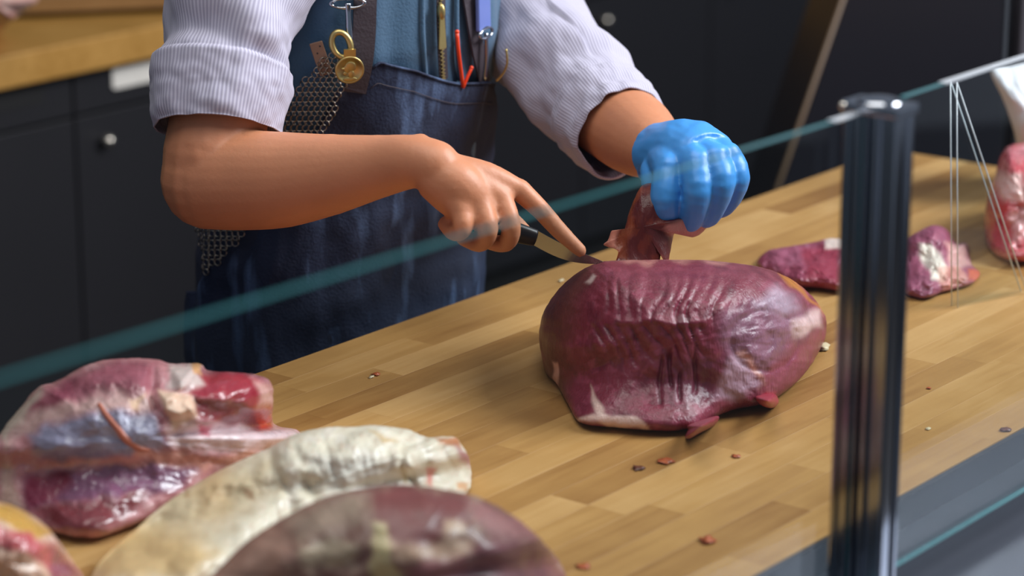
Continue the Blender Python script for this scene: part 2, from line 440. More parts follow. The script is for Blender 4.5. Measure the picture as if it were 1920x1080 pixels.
def pane(pA, pB, z0, z1, th, label, bright):
    e = empty('glass_guard'); tag(e, label, 'glass guard', 'glass guards')
    pA = np.array([pA[0], pA[1], 0]); pB = np.array([pB[0], pB[1], 0]); d = pB - pA; L_ = np.linalg.norm(d); d /= L_
    nrm = np.array([d[1], -d[0], 0]); c = (pA + pB) / 2
    v, f = obox((c[0], c[1], (z0 + z1) / 2), d, nrm, UP, L_ / 2, th / 2, (z1 - z0) / 2)
    g = obj('sheet', v, [(0, 1, 5, 4), (2, 3, 7, 6)], M_GLASS, e, False)
    obj('polished_edge', v, [BOXF[i] for i in (0, 1, 3, 5)], M_EDGE, e, False)
    for (s0, s1) in bright:                                  # white reflection along the top edge, laid on as a pale strip
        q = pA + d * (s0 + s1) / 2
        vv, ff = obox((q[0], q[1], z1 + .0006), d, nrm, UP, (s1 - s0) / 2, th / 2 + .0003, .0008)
        obj('edge_reflection', vv, ff, M_EDGE_GLINT, e, False)
    return e
a = PZ(-240, 784, GT); b = PZ(1614, 211.5, GT)
lenl = np.linalg.norm((b - a)[:2])
pane(a, b, .90, GT, .008, 'clear glass guard pane stretching left from the metal post', [(lenl - .05, lenl)])
a2 = PZ(1700, 182, GT) - D2 * .004; b2 = a2 + D1 * 1.1
pane(a2, b2, .90, GT, .008, 'clear glass guard pane to the right of the metal post', [(.075, .7)])
# added clear triangle behind the right pane, a solid stand-in for reflected lines
tri = empty('reflection_triangle'); tag(tri, 'added clear triangle standing in for reflected lines right of the post', 'glass brace')
q0 = PZ(1790, 575, ZT + .001); q1 = PD(1788, 152, q0[1]); q2 = PZ(1920, 548, ZT + .001)
dn = np.cross(q1 - q0, q2 - q0); dn /= np.linalg.norm(dn); th = dn * .004
v = [q0 - th, q1 - th, q2 - th, q0 + th, q1 + th, q2 + th]
obj('sheet', v, [(0, 1, 2), (5, 4, 3)], M_GLASS, tri, False)
for i, (p_, q_) in enumerate(((q0, q1), (q1, q2))):
    for s_ in (-1, 1):
        x = MB(); x.add(*tube([p_ + th * s_ * 1.5, q_ + th * s_ * 1.5], .0009, 6, 1)); x.build('polished_edge', M_EDGE_GLINT, tri)  # pale tubes drawn for the bright lines reflected in the glass

# ---------------------------------------------------------------- back counter with cabinets
FE = PZ(0, 107, ZT); NB = float(np.dot(FE - ORG0, D2))           # front edge of the back worktop
def nhit(px, py, n):
    v = ray(px, py); t = (n - np.dot(CAM - ORG0, D2)) / np.dot(v, D2); return CAM + v * t
def tof(p): return float(np.dot(np.array([p[0], p[1], 0]) - ORG0, D1))
NF = NB - .035                                                    # cabinet fronts sit back from the worktop edge
ts = tof(nhit(148, 400, NF)); tk1 = tof(nhit(192, 262, NF)); tk2 = tof(nhit(1127, 45, NF))
zk = float(nhit(192, 262, NF)[2])
UW = (tk2 - tk1) / max(1, round((tk2 - tk1) / .52))
zd = float(nhit(100, 228, NF)[2])                                 # seam between drawer and door
wt = MB(); wt.add(*tbox(ts - 2 * UW, ts + 7 * UW, NB - .68, NB, ZT - .066, ZT, ORG0))
tag(bevel(wt.build('back_worktop', M_COUNTER, None, False), .004), 'thick wooden worktop over the charcoal cabinets at the back', 'worktop')
def rrect(hx, hz, r, n=5):
    pts = []
    for cx, cz, a0 in ((hx - r, hz - r, 0), (-hx + r, hz - r, 90), (-hx + r, -hz + r, 180), (hx - r, -hz + r, 270)):
        pts += [(cx + r * math.cos(R(a0 + 90 * k / n)), cz + r * math.sin(R(a0 + 90 * k / n))) for k in range(n + 1)]
    return pts
def slab(tc, zc, hx, hz, r, n0, n1, name, m, parent):
    pts = rrect(hx, hz, r); k = len(pts); v = []
    for n in (n0, n1):
        for (a_, z_) in pts:
            p = ORG0 + D1 * (tc + a_) + D2 * n; v.append((p[0], p[1], zc + z_))
    f = [tuple(range(k - 1, -1, -1)), tuple(range(k, 2 * k))] + [(i, (i + 1) % k, (i + 1) % k + k, i + k) for i in range(k)]
    return obj(name, v, f, m, parent, False)
cab_labels = {-1: 'charcoal base cabinet at the left edge with a black grip slot in its drawer',
              0: 'charcoal base cabinet with a white drawer slot and round knob left of the butcher',
              1: 'charcoal base cabinet mostly hidden behind the bare right arm and vest',
              2: 'dark base cabinet partly hidden behind the far striped sleeve',
              3: 'dark base cabinet with a small round knob seen above the blue glove',
              4: 'dark base cabinet between the blue glove and the slanted panel',
              5: 'dark base cabinet just behind the slanted slate panel',
              6: 'dark base cabinet at the far right end of the back counter'}
for i in range(-1, 7):
    c = empty('base_cabinet')
    tag(c, cab_labels[i], 'cabinet', 'base cabinets along the back')
    a0, a1 = ts + i * UW, ts + (i + 1) * UW
    x = MB(); x.add(*tbox(a0 + .001, a1 - .001, NF - .60, NF - .022, .10, ZT - .0665, ORG0)); x.build('carcass', M_CABSLOT, c, False)
    x = MB(); x.add(*tbox(a0 + .001, a1 - .001, NF - .55, NF - .07, 0, .10, ORG0)); x.build('plinth', M_CABSLOT, c, False)
    x = MB(); x.add(*tbox(a0 + .003, a1 - .003, NF - .022, NF, .11, zd - .003, ORG0)); d = bevel(x.build('door', M_CAB, c, False), .002)
    tk = a0 + (tk1 - ts)
    p = ORG0 + D1 * tk + D2 * (NF + .012)
    kb = MB(); kb.add(*tube([p - D2 * .012 + UP * zk, p + UP * zk], .005, 10, 1)); kb.add(*ball(p + D2 * .006 + UP * zk, .0135))
    kb.build('knob', M_KNOB, d)
    x = MB(); x.add(*tbox(a0 + .003, a1 - .003, NF - .022, NF, zd + .003, ZT - .07, ORG0)); dr = bevel(x.build('drawer', M_CAB, c, False), .002)
    if i == 0:
        tw = tof(nhit(258, 140, NF)); zw = float(nhit(258, 138, NF)[2])
        slab(tw, zw, .075, .021, .008, NF - .001, NF + .004, 'grip_slot', M_WHITE, dr)
    else:
        slab(a0 + UW - .19, float(nhit(258, 138, NF)[2]) + .002, .11, .019, .012, NF - .001, NF + .0015, 'grip_slot', M_CABSLOT, dr)
# board lying on the back worktop
cb = MB(); p = PZ(180, 30, ZT + .003); 
v, f = obox((p[0] - .05, p[1] + .14, ZT + .03), np.array([.97, .24, 0]), np.array([-.24, .97, 0]), UP, .33, .14, .018); cb.add(v, f)
for s_ in (-1, 1):
    cb.add(*obox((p[0] - .05 + s_ * .24, p[1] + .14, ZT + .0065), np.array([.97, .24, 0]), np.array([-.24, .97, 0]), UP, .03, .10, .006))
tag(bevel(cb.build('cutting_board', M_BOARD, None, False), .003), 'brown wooden cutting board on the back worktop at upper left', 'cutting board')

# dark standing panel with a slanted brown edge
pl = empty('slanted_panel'); tag(pl, 'dark slate panel with a slanted brown edge standing behind the bench', 'panel')
YP = 5.0
poly = [PD(1252, 950, YP), PD(1600, -50, YP), PD(1880, -50, YP), PD(1880, 956, YP)]
poly[0][2] = 0; poly[3][2] = 0
v = poly + [q + np.array([0, .40, 0]) for q in poly]
obj('board', v, [(0, 1, 2, 3), (7, 6, 5, 4)] + [(i, i + 4, (i + 1) % 4 + 4, (i + 1) % 4) for i in range(4)], M_PANEL, pl, False)
x = MB(); x.add(*tube([poly[0] + UP * .006 - np.array([.003, .003, 0]), poly[1] - np.array([.003, .003, 0])], .0048, 8, 1)); x.build('edge_trim', M_PANELEDGE, pl)
x = MB(); q = PD(1935, 0, 5.0); x.add(*obox((q[0] + .045, 5.06, .9), np.array([1., 0, 0]), np.array([0, 1., 0]), UP, .062, .06, .9))
tag(bevel(x.build('grey_column', mat('column_grey', (96, 92, 100), .6), None, False), .004), 'light grey column at the right edge behind the bench', 'column')

# ---------------------------------------------------------------- meat
def inpoly(x, y, P):
    c = False; j = len(P) - 1
    for i in range(len(P)):
        if (P[i][1] > y) != (P[j][1] > y) and x < (P[j][0] - P[i][0]) * (y - P[i][1]) / (P[j][1] - P[i][1]) + P[i][0]: c = not c
        j = i
    return c
def pdist(x, y, P):
    best = 1e9
    for i in range(len(P)):
        ax, ay = P[i]; bx, by = P[(i + 1) % len(P)]; dx, dy = bx - ax, by - ay
        t = max(0, min(1, ((x - ax) * dx + (y - ay) * dy) / (dx * dx + dy * dy + 1e-9)))
        best = min(best, math.hypot(x - ax - t * dx, y - ay - t * dy))
    return best
_bb = {}
def bbox_of(P):
    k = tuple(P[0]) + tuple(P[1]) + tuple(P[-1])
    if k not in _bb: _bb[k] = (min(p[0] for p in P), max(p[0] for p in P), min(p[1] for p in P), max(p[1] for p in P))
    return _bb[k]
def polymask(x, y, P, soft, wob=6, fr=.03):
    b_ = bbox_of(P); mg = soft + 2 * wob
    if x < b_[0] - mg or x > b_[1] + mg or y < b_[2] - mg or y > b_[3] + mg: return 0
    x += wob * nz(x * fr, y * fr, 1.7) * 2; y += wob * nz(x * fr, y * fr, 9.1) * 2
    d = pdist(x, y, P)
    return sstep(-soft, soft, d if inpoly(x, y, P) else -d)
def mixc(a_, b_, t): return tuple(a_[i] * (1 - t) + b_[i] * t for i in range(3))

def lump(name, outline, centre, yf, yb, m, paint, relief=None, n=220, rings=60, rag=2.0, p=2.0, parent=None, seed=0, zmin=ZT + .0008, foot=.055):
    """solid lump of meat: a closed outline (x, y, depth or None where it lies on the bench), bulging
    forward to depth yf and back to depth yb round its centre"""
    O = []
    for (ox, oy, od) in outline:
        O.append((ox, oy, PZ(ox, oy, zmin)[1] if od is None else od))
    sub = max(2, round(n / len(O))); O = catmull(O, sub, True); N = len(O)
    V = []; C = []; W = []
    for side in (0, 1):
        yc = yf if side == 0 else yb; K = rings if side == 0 else rings // 3
        for k in range(0, K + (1 if side == 0 else 0)):
            r = math.sin(.5 * math.pi * k / K)
            if side == 1 and k == K: continue
            for i in range(N if k else 1):
                ox, oy, od = O[i]
                rg = 1 + rag * .004 * fbm(ox * .02 + seed, oy * .02, seed) + rag * .002 * nz(ox * .11, oy * .11, seed)
                x_ = centre[0] + (ox - centre[0]) * r * rg; y_ = centre[1] + (oy - centre[1]) * r * rg
                pr = math.sqrt(max(0, 1 - r ** p)) if k else 1
                Y = od + (yc - od) * pr if k else yc
                if side == 0 and r < 1:                     # the near face rises from the bench with a rounded foot
                    yl = PZ(x_, y_, zmin + foot * math.sqrt(1 - r))[1]; h_ = .05
                    d_ = max(0, h_ - abs(Y - yl)) / h_; Y = min(Y, yl) - d_ * d_ * h_ * .25
                    if relief: Y -= relief(x_, y_) * (1 - r ** 10)
                P_ = PD(x_, y_, Y)
                if P_[2] < zmin: P_ = PZ(x_, y_, zmin)
                V.append(P_); C.append(paint(x_, y_, side))
    F = []
    base = 0
    def idx(side, k, i):
        if side == 0: return 0 if k == 0 else 1 + (k - 1) * N + i % N
        K = rings // 3; b0 = 1 + rings * N
        if k == K: return idx(0, rings, i)
        return b0 if k == 0 else b0 + 1 + (k - 1) * N + i % N
    for side in (0, 1):
        K = rings if side == 0 else rings // 3
        for k in range(K):
            for i in range(N):
                if k == 0: q = (idx(side, 0, 0), idx(side, 1, i), idx(side, 1, i + 1))
                else: q = (idx(side, k, i), idx(side, k + 1, i), idx(side, k + 1, i + 1), idx(side, k, i + 1))
                F.append(q if side == 1 else tuple(reversed(q)))
    o = obj(name, V, F, m, parent)
    a_ = o.data.color_attributes.new('col', 'FLOAT_COLOR', 'POINT')
    a_.data.foreach_set('color', np.array([c + (1.0,) for c in C], dtype=np.float32).ravel())
    bm = bmesh.new(); bm.from_mesh(o.data); bmesh.ops.recalc_face_normals(bm, faces=bm.faces); bm.to_mesh(o.data); bm.free()
    if parent is None:
        vs = np.array(V); recenter(o, (vs[:, 0].mean(), vs[:, 1].mean(), vs[:, 2].min()))
    return o
def painter(base, layers, mott=None):
    """base colour, then (polygon, colour, softness, strength) patches, in the picture's order"""
    base = lin(base); LY = [(P, lin(c), s_, k_) for (P, c, s_, k_) in layers]
    mt = [(lin(c), fr, th, sd, k_) for (c, fr, th, sd, k_) in (mott or [])]
    def pf(x, y, side):
        c = base
        for (mc, fr, th, sd, k_) in mt:
            c = mixc(c, mc, k_ * sstep(th, th + .25, fbm(x * fr, y * fr, sd)))
        for (P, pc, s_, k_) in LY:
            w_ = polymask(x, y, P, s_)
            if w_ > 0: c = mixc(c, pc, w_ * k_)
        return c
    return pf
def Z6(pts): return [(960 + a_ / 2.4547, 420 + b_ / 2.4547) for a_, b_ in pts]
def Z7(pts): return [(a_ / 2.455, 640 + b_ / 2.455) for a_, b_ in pts]
def Z8(pts): return [(350 + a_ / 2.56, 760 + b_ / 2.56) for a_, b_ in pts]

# --- the top round being trimmed
def beef_relief(x, y):
    z_ = .004 * fbm(x * .018, y * .018, 3.3)
    # upper fold: upright ripples
    m1 = sstep(1090, 1150, x) * (1 - sstep(1330, 1400, x)) * sstep(498, 530, y) * (1 - sstep(592, 616, y))
    ph = x * .27 + 4.5 * nz(x * .014, y * .018, 5) + .05 * (y - 560) + (2.2 * sstep(590, 620, y) * (y - 600) * .012)
    z_ += .0062 * m1 * (abs(math.sin(ph * .5)) ** .7 - .5) * (.6 + .8 * nz(x * .03, y * .02, 8))
    # slanted ripples below the fold
    m2 = sstep(1095, 1130, x) * (1 - sstep(1300, 1330, x)) * sstep(598, 622, y) * (1 - sstep(655, 700, y))
    ph = (x - .55 * (y - 640)) * .24 + 4.0 * nz(x * .018, y * .012, 21)
    z_ += .0065 * m2 * (abs(math.sin(ph * .5)) ** .7 - .5) * (.7 + .9 * nz(x * .03, y * .012, 33))
    z_ += .004 * math.exp(-((y - 604 - 6 * nz(x * .02, 0, 4)) / 9) ** 2) * sstep(1130, 1160, x) * (1 - sstep(1310, 1345, x))
    # lower upright splits
    for (cx, y0, y1) in ((1256, 650, 735), (1275, 690, 760), (1303, 640, 745), (1238, 660, 770)):
        d = x - cx - 5 * nz(y * .02, cx, 2)
        z_ -= .005 * math.exp(-(d / 4) ** 2) * sstep(y0, y0 + 20, y) * (1 - sstep(y1 - 15, y1, y))
    # seam round the round muscle at the right
    ex, ey = (x - 1432) / 58, (y - 640) / 52; rr = math.hypot(ex, ey)
    z_ += .006 * (1 - sstep(.5, 1.0, rr)) - .003 * math.exp(-((rr - 1.08) / .1) ** 2)
    z_ += .0035 * fbm(x * .05, y * .05, 7) * sstep(1360, 1440, x)
    # long diagonal crease between the two muscles
    t = (x - 1190) / 60
    return z_
beef_paint = painter((124, 42, 61), [
    (Z6([(120, 150), (420, 150), (330, 330), (250, 560), (230, 800), (120, 760)]), (98, 50, 40), 26, .85),
    (Z6([(430, 150), (1150, 150), (1250, 260), (980, 300), (480, 300)]), (120, 56, 66), 18, .6),
    (Z6([(660, 620), (950, 620), (930, 820), (700, 830)]), (102, 46, 66), 18, .6),
    (Z6([(960, 420), (1180, 330), (1330, 360), (1430, 470), (1290, 560), (1130, 690), (990, 640)]), (140, 96, 116), 20, .8),
    (Z6([(1100, 350), (1220, 290), (1330, 380), (1240, 420), (1150, 380)]), (186, 160, 178), 14, .75),
    (Z6([(1290, 450), (1420, 395), (1430, 460), (1320, 520)]), (214, 178, 176), 8, .9),
    (Z6([(985, 640), (1060, 590), (1110, 680), (1140, 720), (1040, 810), (930, 800), (940, 730)]), (184, 148, 164), 12, .85),
    (Z6([(1050, 590), (1085, 585), (1150, 700), (1160, 740), (1120, 690)]), (208, 148, 138), 5, .9),
    (Z6([(1140, 700), (1280, 640), (1340, 560), (1440, 470), (1450, 480), (1350, 660), (1200, 780)]), (150, 70, 92), 10, .7),
    (Z6([(1130, 790), (1230, 770), (1220, 830), (1150, 850)]), (186, 44, 66), 6, .9),
    (Z6([(760, 930), (940, 900), (900, 960), (800, 990)]), (160, 42, 58), 8, .8),
    (Z6([(365, 740), (395, 800), (430, 870), (560, 885), (620, 925), (650, 960), (580, 950), (400, 925), (295, 915), (310, 895), (390, 895), (375, 820)]), (222, 186, 176), 5, 1),
    (Z6([(178, 625), (212, 630), (208, 700), (200, 750), (182, 700)]), (224, 172, 158), 3, 1),
    (Z6([(325, 255), (375, 228), (385, 245), (350, 280)]), (206, 180, 176), 4, .9),
    (Z6([(1215, 225), (1260, 230), (1340, 300), (1420, 380), (1430, 405), (1370, 350), (1280, 290)]), (190, 116, 44), 5, .95),
    (Z6([(440, 150), (1100, 150), (1100, 176), (440, 176)]), (186, 128, 118), 6, .7),
    (Z6([(990, 290), (1030, 280), (1035, 325), (1000, 335)]), (92, 30, 42), 8, .8),
], [((150, 66, 88), .05, .1, 2, .6), ((100, 30, 48), .03, .15, 6, .6)])
YT = 3.08
beef = lump('beef_top_round',
    [(1125, 492, YT), (1160, 488, YT), (1230, 487, YT), (1300, 487, YT + .01), (1370, 492, YT + .02), (1430, 502, YT + .05), (1478, 520, YT + .09),
     (1515, 548, YT + .13), (1540, 580, 3.26), (1550, 605, 3.25), (1545, 640, None), (1520, 685, None), (1490, 720, None), (1455, 746, None), (1420, 760, None), (1385, 766, None),
     (1345, 780, None), (1310, 800, None), (1280, 806, None), (1240, 808, None), (1160, 802, None), (1092, 794, None), (1066, 760, None), (1045, 722, None), (1024, 700, None),
     (1014, 660, 3.10), (1011, 620, 3.12), (1022, 580, 3.12), (1050, 540, 3.11), (1088, 508, YT + .01)],
    (1265, 645), 2.905, 3.40, M_BEEF, beef_paint, beef_relief, n=400, rings=110, rag=1.2, p=2.2)
tag(beef, 'large dark red top round of beef in mid bench under the knife', 'meat')

for nm, pts, cc_, cl, lb in (('flap', [(1292, 796, 2.875), (1345, 780, 2.90), (1340, 797, None), (1312, 812, None), (1292, 823, None), (1284, 820, None), (1290, 806, None)], (1312, 800), (136, 44, 60), 'ragged red flap of meat'),
                            ('flap', [(1415, 742, 2.95), (1450, 738, 2.965), (1460, 752, None), (1452, 764, None), (1436, 764, None), (1420, 755, None)], (1438, 751), (158, 44, 62), 'bright red nub of meat')):
    fo_ = lump(nm, pts, cc_, PZ(cc_[0], cc_[1], ZT + .012)[1] - .012, PZ(cc_[0], cc_[1], ZT)[1] + .02, M_BEEF, painter(cl, []), None, n=60, rings=12, rag=5, parent=beef); fo_.location = -Vector(beef.location); fo_['label'] = lb

# --- strip of membrane pulled up by the glove
strip_paint = painter((92, 22, 20), [([(1255, 415), (1330, 410), (1330, 450), (1255, 450)], (206, 140, 124), 6, .9), ([(1125, 425), (1162, 425), (1160, 465), (1125, 465)], (206, 132, 112), 4, 1),
    ([(1150, 487), (1195, 350), (1205, 350), (1165, 487)], (150, 70, 36), 5, .8)], [((130, 50, 30), .04, .1, 3, .6)])
st = lump('meat_strip', [(1212, 345, 3.15), (1245, 350, 3.15), (1268, 400, 3.14), (1330, 405, 3.15), (1326, 428, 3.15), (1300, 445, 3.15), (1270, 436, 3.14), (1262, 446, 3.13), (1255, 484, 3.10), (1248, 494, 3.09), (1240, 470, 3.10), (1232, 496, 3.09), (1190, 497, 3.08), (1156, 495, 3.08),
     (1158, 470, 3.09), (1132, 460, 3.11), (1140, 450, 3.11), (1148, 432, 3.11), (1164, 448, 3.10), (1174, 420, 3.12), (1184, 385, 3.13), (1198, 355, 3.14)],
    (1205, 425), 3.095, 3.125, M_BEEF, strip_paint, lambda x, y: .004 * fbm(x * .03, y * .01, 2), n=180, rings=20, rag=6)
tag(st, 'dark red strip of membrane pulled upward in the blue glove', 'meat strip')

# --- big piece at the left with bluish silver skin
def a_relief(x, y):
    z_ = .008 * fbm(x * .014, y * .018, 11, 2) + .002 * fbm(x * .06, y * .06, 4)
    z_ += .014 * polymask(x, y, Z7([(150, 430), (340, 340), (560, 325), (700, 350), (770, 480), (600, 510), (330, 550), (200, 530)]), 34, 2)
    z_ -= .012 * polymask(x, y, Z7([(690, 90), (735, 90), (720, 220), (690, 250), (740, 330), (700, 330), (680, 240)]), 8, 2)
    z_ -= .012 * polymask(x, y, Z7([(890, 265), (1180, 330), (1230, 400), (1000, 370), (900, 340)]), 10, 3)
    z_ += .014 * polymask(x, y, Z7([(730, 235), (870, 260), (905, 330), (820, 350), (750, 320)]), 10, 2)
    z_ += .012 * polymask(x, y, Z7([(790, 130), (930, 110), (940, 190), (820, 225)]), 10, 2)
    z_ -= .002 * math.exp(-((y - (868 + 8 * nz(x * .02, 1, 1))) / 9) ** 2)
    return z_
a_paint = painter((188, 128, 132), [
    (Z7([(60, 330), (300, 180), (540, 80), (720, 90), (700, 230), (450, 230), (250, 300), (60, 400)]), (150, 78, 92), 14, .9),
    (Z7([(230, 230), (330, 200), (350, 250), (240, 290)]), (128, 52, 72), 14, .7),
    (Z7([(40, 360), (240, 300), (560, 230), (690, 250), (690, 330), (340, 330), (130, 420), (40, 470)]), (206, 166, 160), 12, .9),
    (Z7([(130, 430), (330, 345), (560, 320), (710, 350), (780, 485), (600, 520), (330, 560), (190, 540)]), (150, 144, 170), 14, 1),
    (Z7([(420, 400), (560, 330), (700, 350), (690, 420), (540, 470)]), (166, 162, 184), 18, .7),
    (Z7([(700, 340), (740, 360), (795, 490), (780, 495), (730, 400)]), (120, 44, 62), 4, .9),
    (Z7([(780, 400), (920, 370), (1360, 420), (1380, 450), (1150, 520), (900, 500), (800, 490)]), (226, 200, 204), 14, .95),
    (Z7([(900, 370), (980, 380), (975, 430), (910, 420)]), (208, 110, 128), 6, .9),
    (Z7([(200, 560), (700, 510), (1000, 550), (1150, 500), (1220, 520), (900, 600), (640, 570), (350, 600)]), (222, 160, 146), 10, .9),
    (Z7([(330, 590), (700, 560), (920, 590), (800, 680), (500, 720), (120, 770), (120, 640)]), (128, 82, 112), 12, .95),
    (Z7([(110, 620), (300, 590), (330, 650), (260, 740), (120, 770)]), (128, 36, 60), 12, .9),
    (Z7([(120, 770), (700, 690), (600, 800), (470, 880), (280, 870)]), (112, 30, 40), 12, .9),
    (Z7([(920, 140), (1200, 150), (1260, 250), (1200, 330), (1020, 280), (870, 245)]), (158, 46, 60), 8, 1),
    (Z7([(880, 255), (1190, 320), (1250, 400), (1200, 410), (980, 370), (900, 330)]), (122, 18, 30), 8, .9),
    (Z7([(1180, 290), (1250, 300), (1265, 390), (1210, 400)]), (196, 62, 36), 6, .9),
    (Z7([(1190, 165), (1250, 210), (1265, 300), (1200, 290)]), (224, 176, 168), 8, .85),
    (Z7([(720, 225), (880, 250), (915, 340), (870, 370), (820, 400), (760, 330)]), (228, 190, 166), 6, 1),
    (Z7([(770, 210), (790, 120), (900, 110), (945, 190), (870, 230)]), (218, 196, 190), 8, .95),
    (Z7([(890, 100), (940, 100), (940, 145), (900, 145)]), (214, 160, 112), 4, 1),
    (Z7([(590, 250), (660, 240), (640, 310), (600, 290)]), (226, 180, 146), 5, .9),
    (Z7([(0, 560), (60, 600), (110, 760), (90, 800), (0, 740)]), (206, 170, 156), 10, .9),
    (Z7([(0, 380), (180, 220), (190, 250), (60, 400), (20, 480)]), (206, 184, 168), 8, .9),
], [((210, 170, 170), .05, .15, 2, .5)])
pa = lump('beef_shoulder', [(-40, 850, 2.66), (0, 812, 2.68), (30, 775, 2.70), (68, 730, 2.72), (105, 715, 2.73), (150, 690, 2.74), (200, 675, 2.75), (250, 671, 2.75), (295, 674, 2.75), (320, 682, 2.75), (372, 683, 2.75), (390, 695, 2.75), (440, 698, 2.75), (485, 703, 2.76), (508, 720, 2.77),
     (514, 760, 2.78), (514, 795, None), (556, 806, None), (562, 822, None), (520, 850, None), (470, 880, None), (400, 920, None), (340, 950, None), (250, 985, None), (180, 1008, None), (110, 1000, None), (60, 980, None), (10, 960, None), (-40, 930, None)],
    (250, 825), 2.61, 2.92, M_FASCIA, a_paint, a_relief, n=380, rings=90, rag=2.5)
tag(pa, 'large cut of beef with bluish silver skin at the left end of the bench', 'meat')
vein = [(455, 290), (490, 340), (540, 400), (580, 450), (640, 490), (690, 500)]
dgv = []
from mathutils.bvhtree import BVHTree
def bvh_of(o):
    mw = o.matrix_basis; return BVHTree.FromPolygons([mw @ v_.co for v_ in o.data.vertices], [list(p_.vertices) for p_ in o.data.polygons])
def cast(b_, px, py):
    r_ = ray(px, py); hit = b_.ray_cast(Vector(CAM), Vector(r_)); return np.array(hit[0]) if hit[0] is not None else None
bA = bvh_of(pa)
vp = [cast(bA, *q) for q in Z7(vein)]; vp = [q for q in vp if q is not None]
vo = obj('vein', *loft(vp, [.0022, .003, .0035, .0042, .0038, .0015][:len(vp)], 10, 5), mat('vein_red', (186, 106, 84), .35, 0, .15, 80))
vo.parent = pa; vo.location = -Vector(pa.location)

# --- fat-covered piece in front of it
def b_relief(x, y):
    u = x + .5 * (y - 850)
    z_ = .008 * fbm(x * .012, y * .016, 31, 2) + .0016 * fbm(x * .05, y * .05, 14)
    for cx, wd, am in ((512, 10, .010), (560, 12, .008), (618, 7, .004), (756, 9, .012), (800, 10, .008), (838, 7, .008)):
        d = x - (cx + .35 * (y - 860) + 10 * nz(y * .02, cx, 3)); z_ -= am * math.exp(-(d / wd) ** 2) * (.6 + .5 * nz(y * .02, cx * .1, 5))
    z_ += .012 * polymask(x, y, Z8([(1000, 230), (1060, 230), (1100, 300), (1060, 330), (1010, 290)]), 12, 2)
    z_ += .010 * polymask(x, y, Z8([(870, 100), (960, 95), (1030, 160), (1000, 190), (900, 150)]), 12, 2)
    m_ = sstep(640, 800, 350 + (x - 350)); z_ += .0014 * sstep(540, 620, x) * (1 - sstep(740, 780, x)) * nz(x * .12 - y * .03, y * .05, 77)
    return z_
b_paint = painter((216, 204, 184), [
    (Z8([(-400, 300), (0, 340), (420, 240), (400, 420), (200, 600), (-400, 800)]), (208, 182, 142), 40, .8),
    (Z8([(60, 320), (200, 290), (180, 480), (60, 520)]), (198, 158, 108), 30, .7),
    (Z8([(290, 400), (320, 400), (325, 450), (295, 450)]), (150, 100, 62), 5, .7),
    (Z8([(0, 400), (25, 400), (25, 440), (0, 440)]), (150, 104, 62), 5, .7),
    (Z8([(600, 240), (1000, 260), (1020, 390), (700, 400)]), (214, 206, 196), 20, .8),
    (Z8([(890, 120), (980, 150), (1010, 180), (940, 160)]), (196, 156, 96), 7, .85),
    (Z8([(1040, 290), (1070, 300), (1060, 370), (1035, 340)]), (176, 146, 92), 5, .85),
    (Z8([(1150, 310), (1200, 310), (1180, 390), (1150, 370)]), (206, 112, 100), 4, .8),
    (Z8([(1190, 150), (1290, 150), (1310, 200), (1250, 190)]), (176, 106, 60), 5, .9),
    (Z8([(1280, 190), (1370, 240), (1360, 310), (1310, 260)]), (158, 96, 104), 6, .9),
    (Z8([(1300, 370), (1360, 370), (1355, 415), (1310, 415)]), (200, 146, 100), 5, .8),
    (Z8([(-480, 560), (0, 620), (160, 700), (60, 850), (-520, 850)]), (212, 176, 122), 30, .9)],
    [((226, 214, 200), .03, .1, 5, .7), ((196, 172, 150), .06, .2, 9, .5)])
pb = lump('fat_covered_cut', [(168, 1092, None), (200, 1040, 2.47), (262, 985, 2.51), (330, 930, 2.55), (420, 878, 2.60), (500, 842, 2.63), (550, 815, 2.64), (610, 802, 2.65), (670, 800, 2.66), (710, 797, 2.66), (760, 805, 2.67), (800, 820, 2.68), (830, 818, 2.69), (856, 822, 2.70),
     (876, 850, 2.71), (884, 880, None), (880, 918, None), (845, 945, None), (760, 972, None), (650, 1002, None), (520, 1056, None), (400, 1104, None), (280, 1140, None), (190, 1135, None)],
    (530, 935), 2.53, 2.68, M_FAT, b_paint, b_relief, n=340, rings=80, rag=2.5)
tag(pb, 'cream fat-covered cut lying behind the blurred piece at the front of the bench', 'meat')

# --- blurred piece nearest the camera
c_paint = painter((132, 92, 80), [
    (Z8([(860, 400), (1060, 390), (1340, 440), (1350, 560), (1230, 600), (1220, 690), (1100, 680), (980, 640), (870, 480)]), (120, 58, 56), 12, .95),
    (Z8([(540, 700), (700, 640), (820, 680), (780, 760), (560, 770)]), (188, 164, 138), 14, .9),
    (Z8([(890, 560), (960, 560), (1020, 819), (1030, 900), (880, 900)]), (206, 184, 136), 8, .9),
    (Z8([(960, 640), (1100, 680), (1380, 640), (1400, 720), (1100, 760), (1000, 740)]), (198, 158, 132), 14, .85),
    (Z8([(1230, 560), (1330, 570), (1330, 620), (1230, 620)]), (204, 168, 140), 8, .85),
    (Z8([(1060, 760), (1340, 740), (1400, 819), (1380, 1000), (1060, 1000)]), (150, 84, 88), 16, .8),
    (Z8([(1340, 440), (1640, 560), (1700, 640), (1500, 640), (1380, 540)]), (164, 108, 106), 14, .85),
    (Z8([(1380, 640), (1640, 640), (1830, 800), (1840, 900), (1300, 900)]), (132, 72, 80), 20, .85),
    (Z8([(450, 560), (700, 440), (860, 420), (860, 560), (560, 640)]), (168, 144, 124), 20, .7),
    (Z8([(50, 800), (440, 560), (520, 640), (400, 900), (0, 900)]), (168, 126, 108), 20, .8)],
    [((190, 160, 138), .022, .16, 15, .5), ((112, 62, 62), .03, .18, 19, .6)])
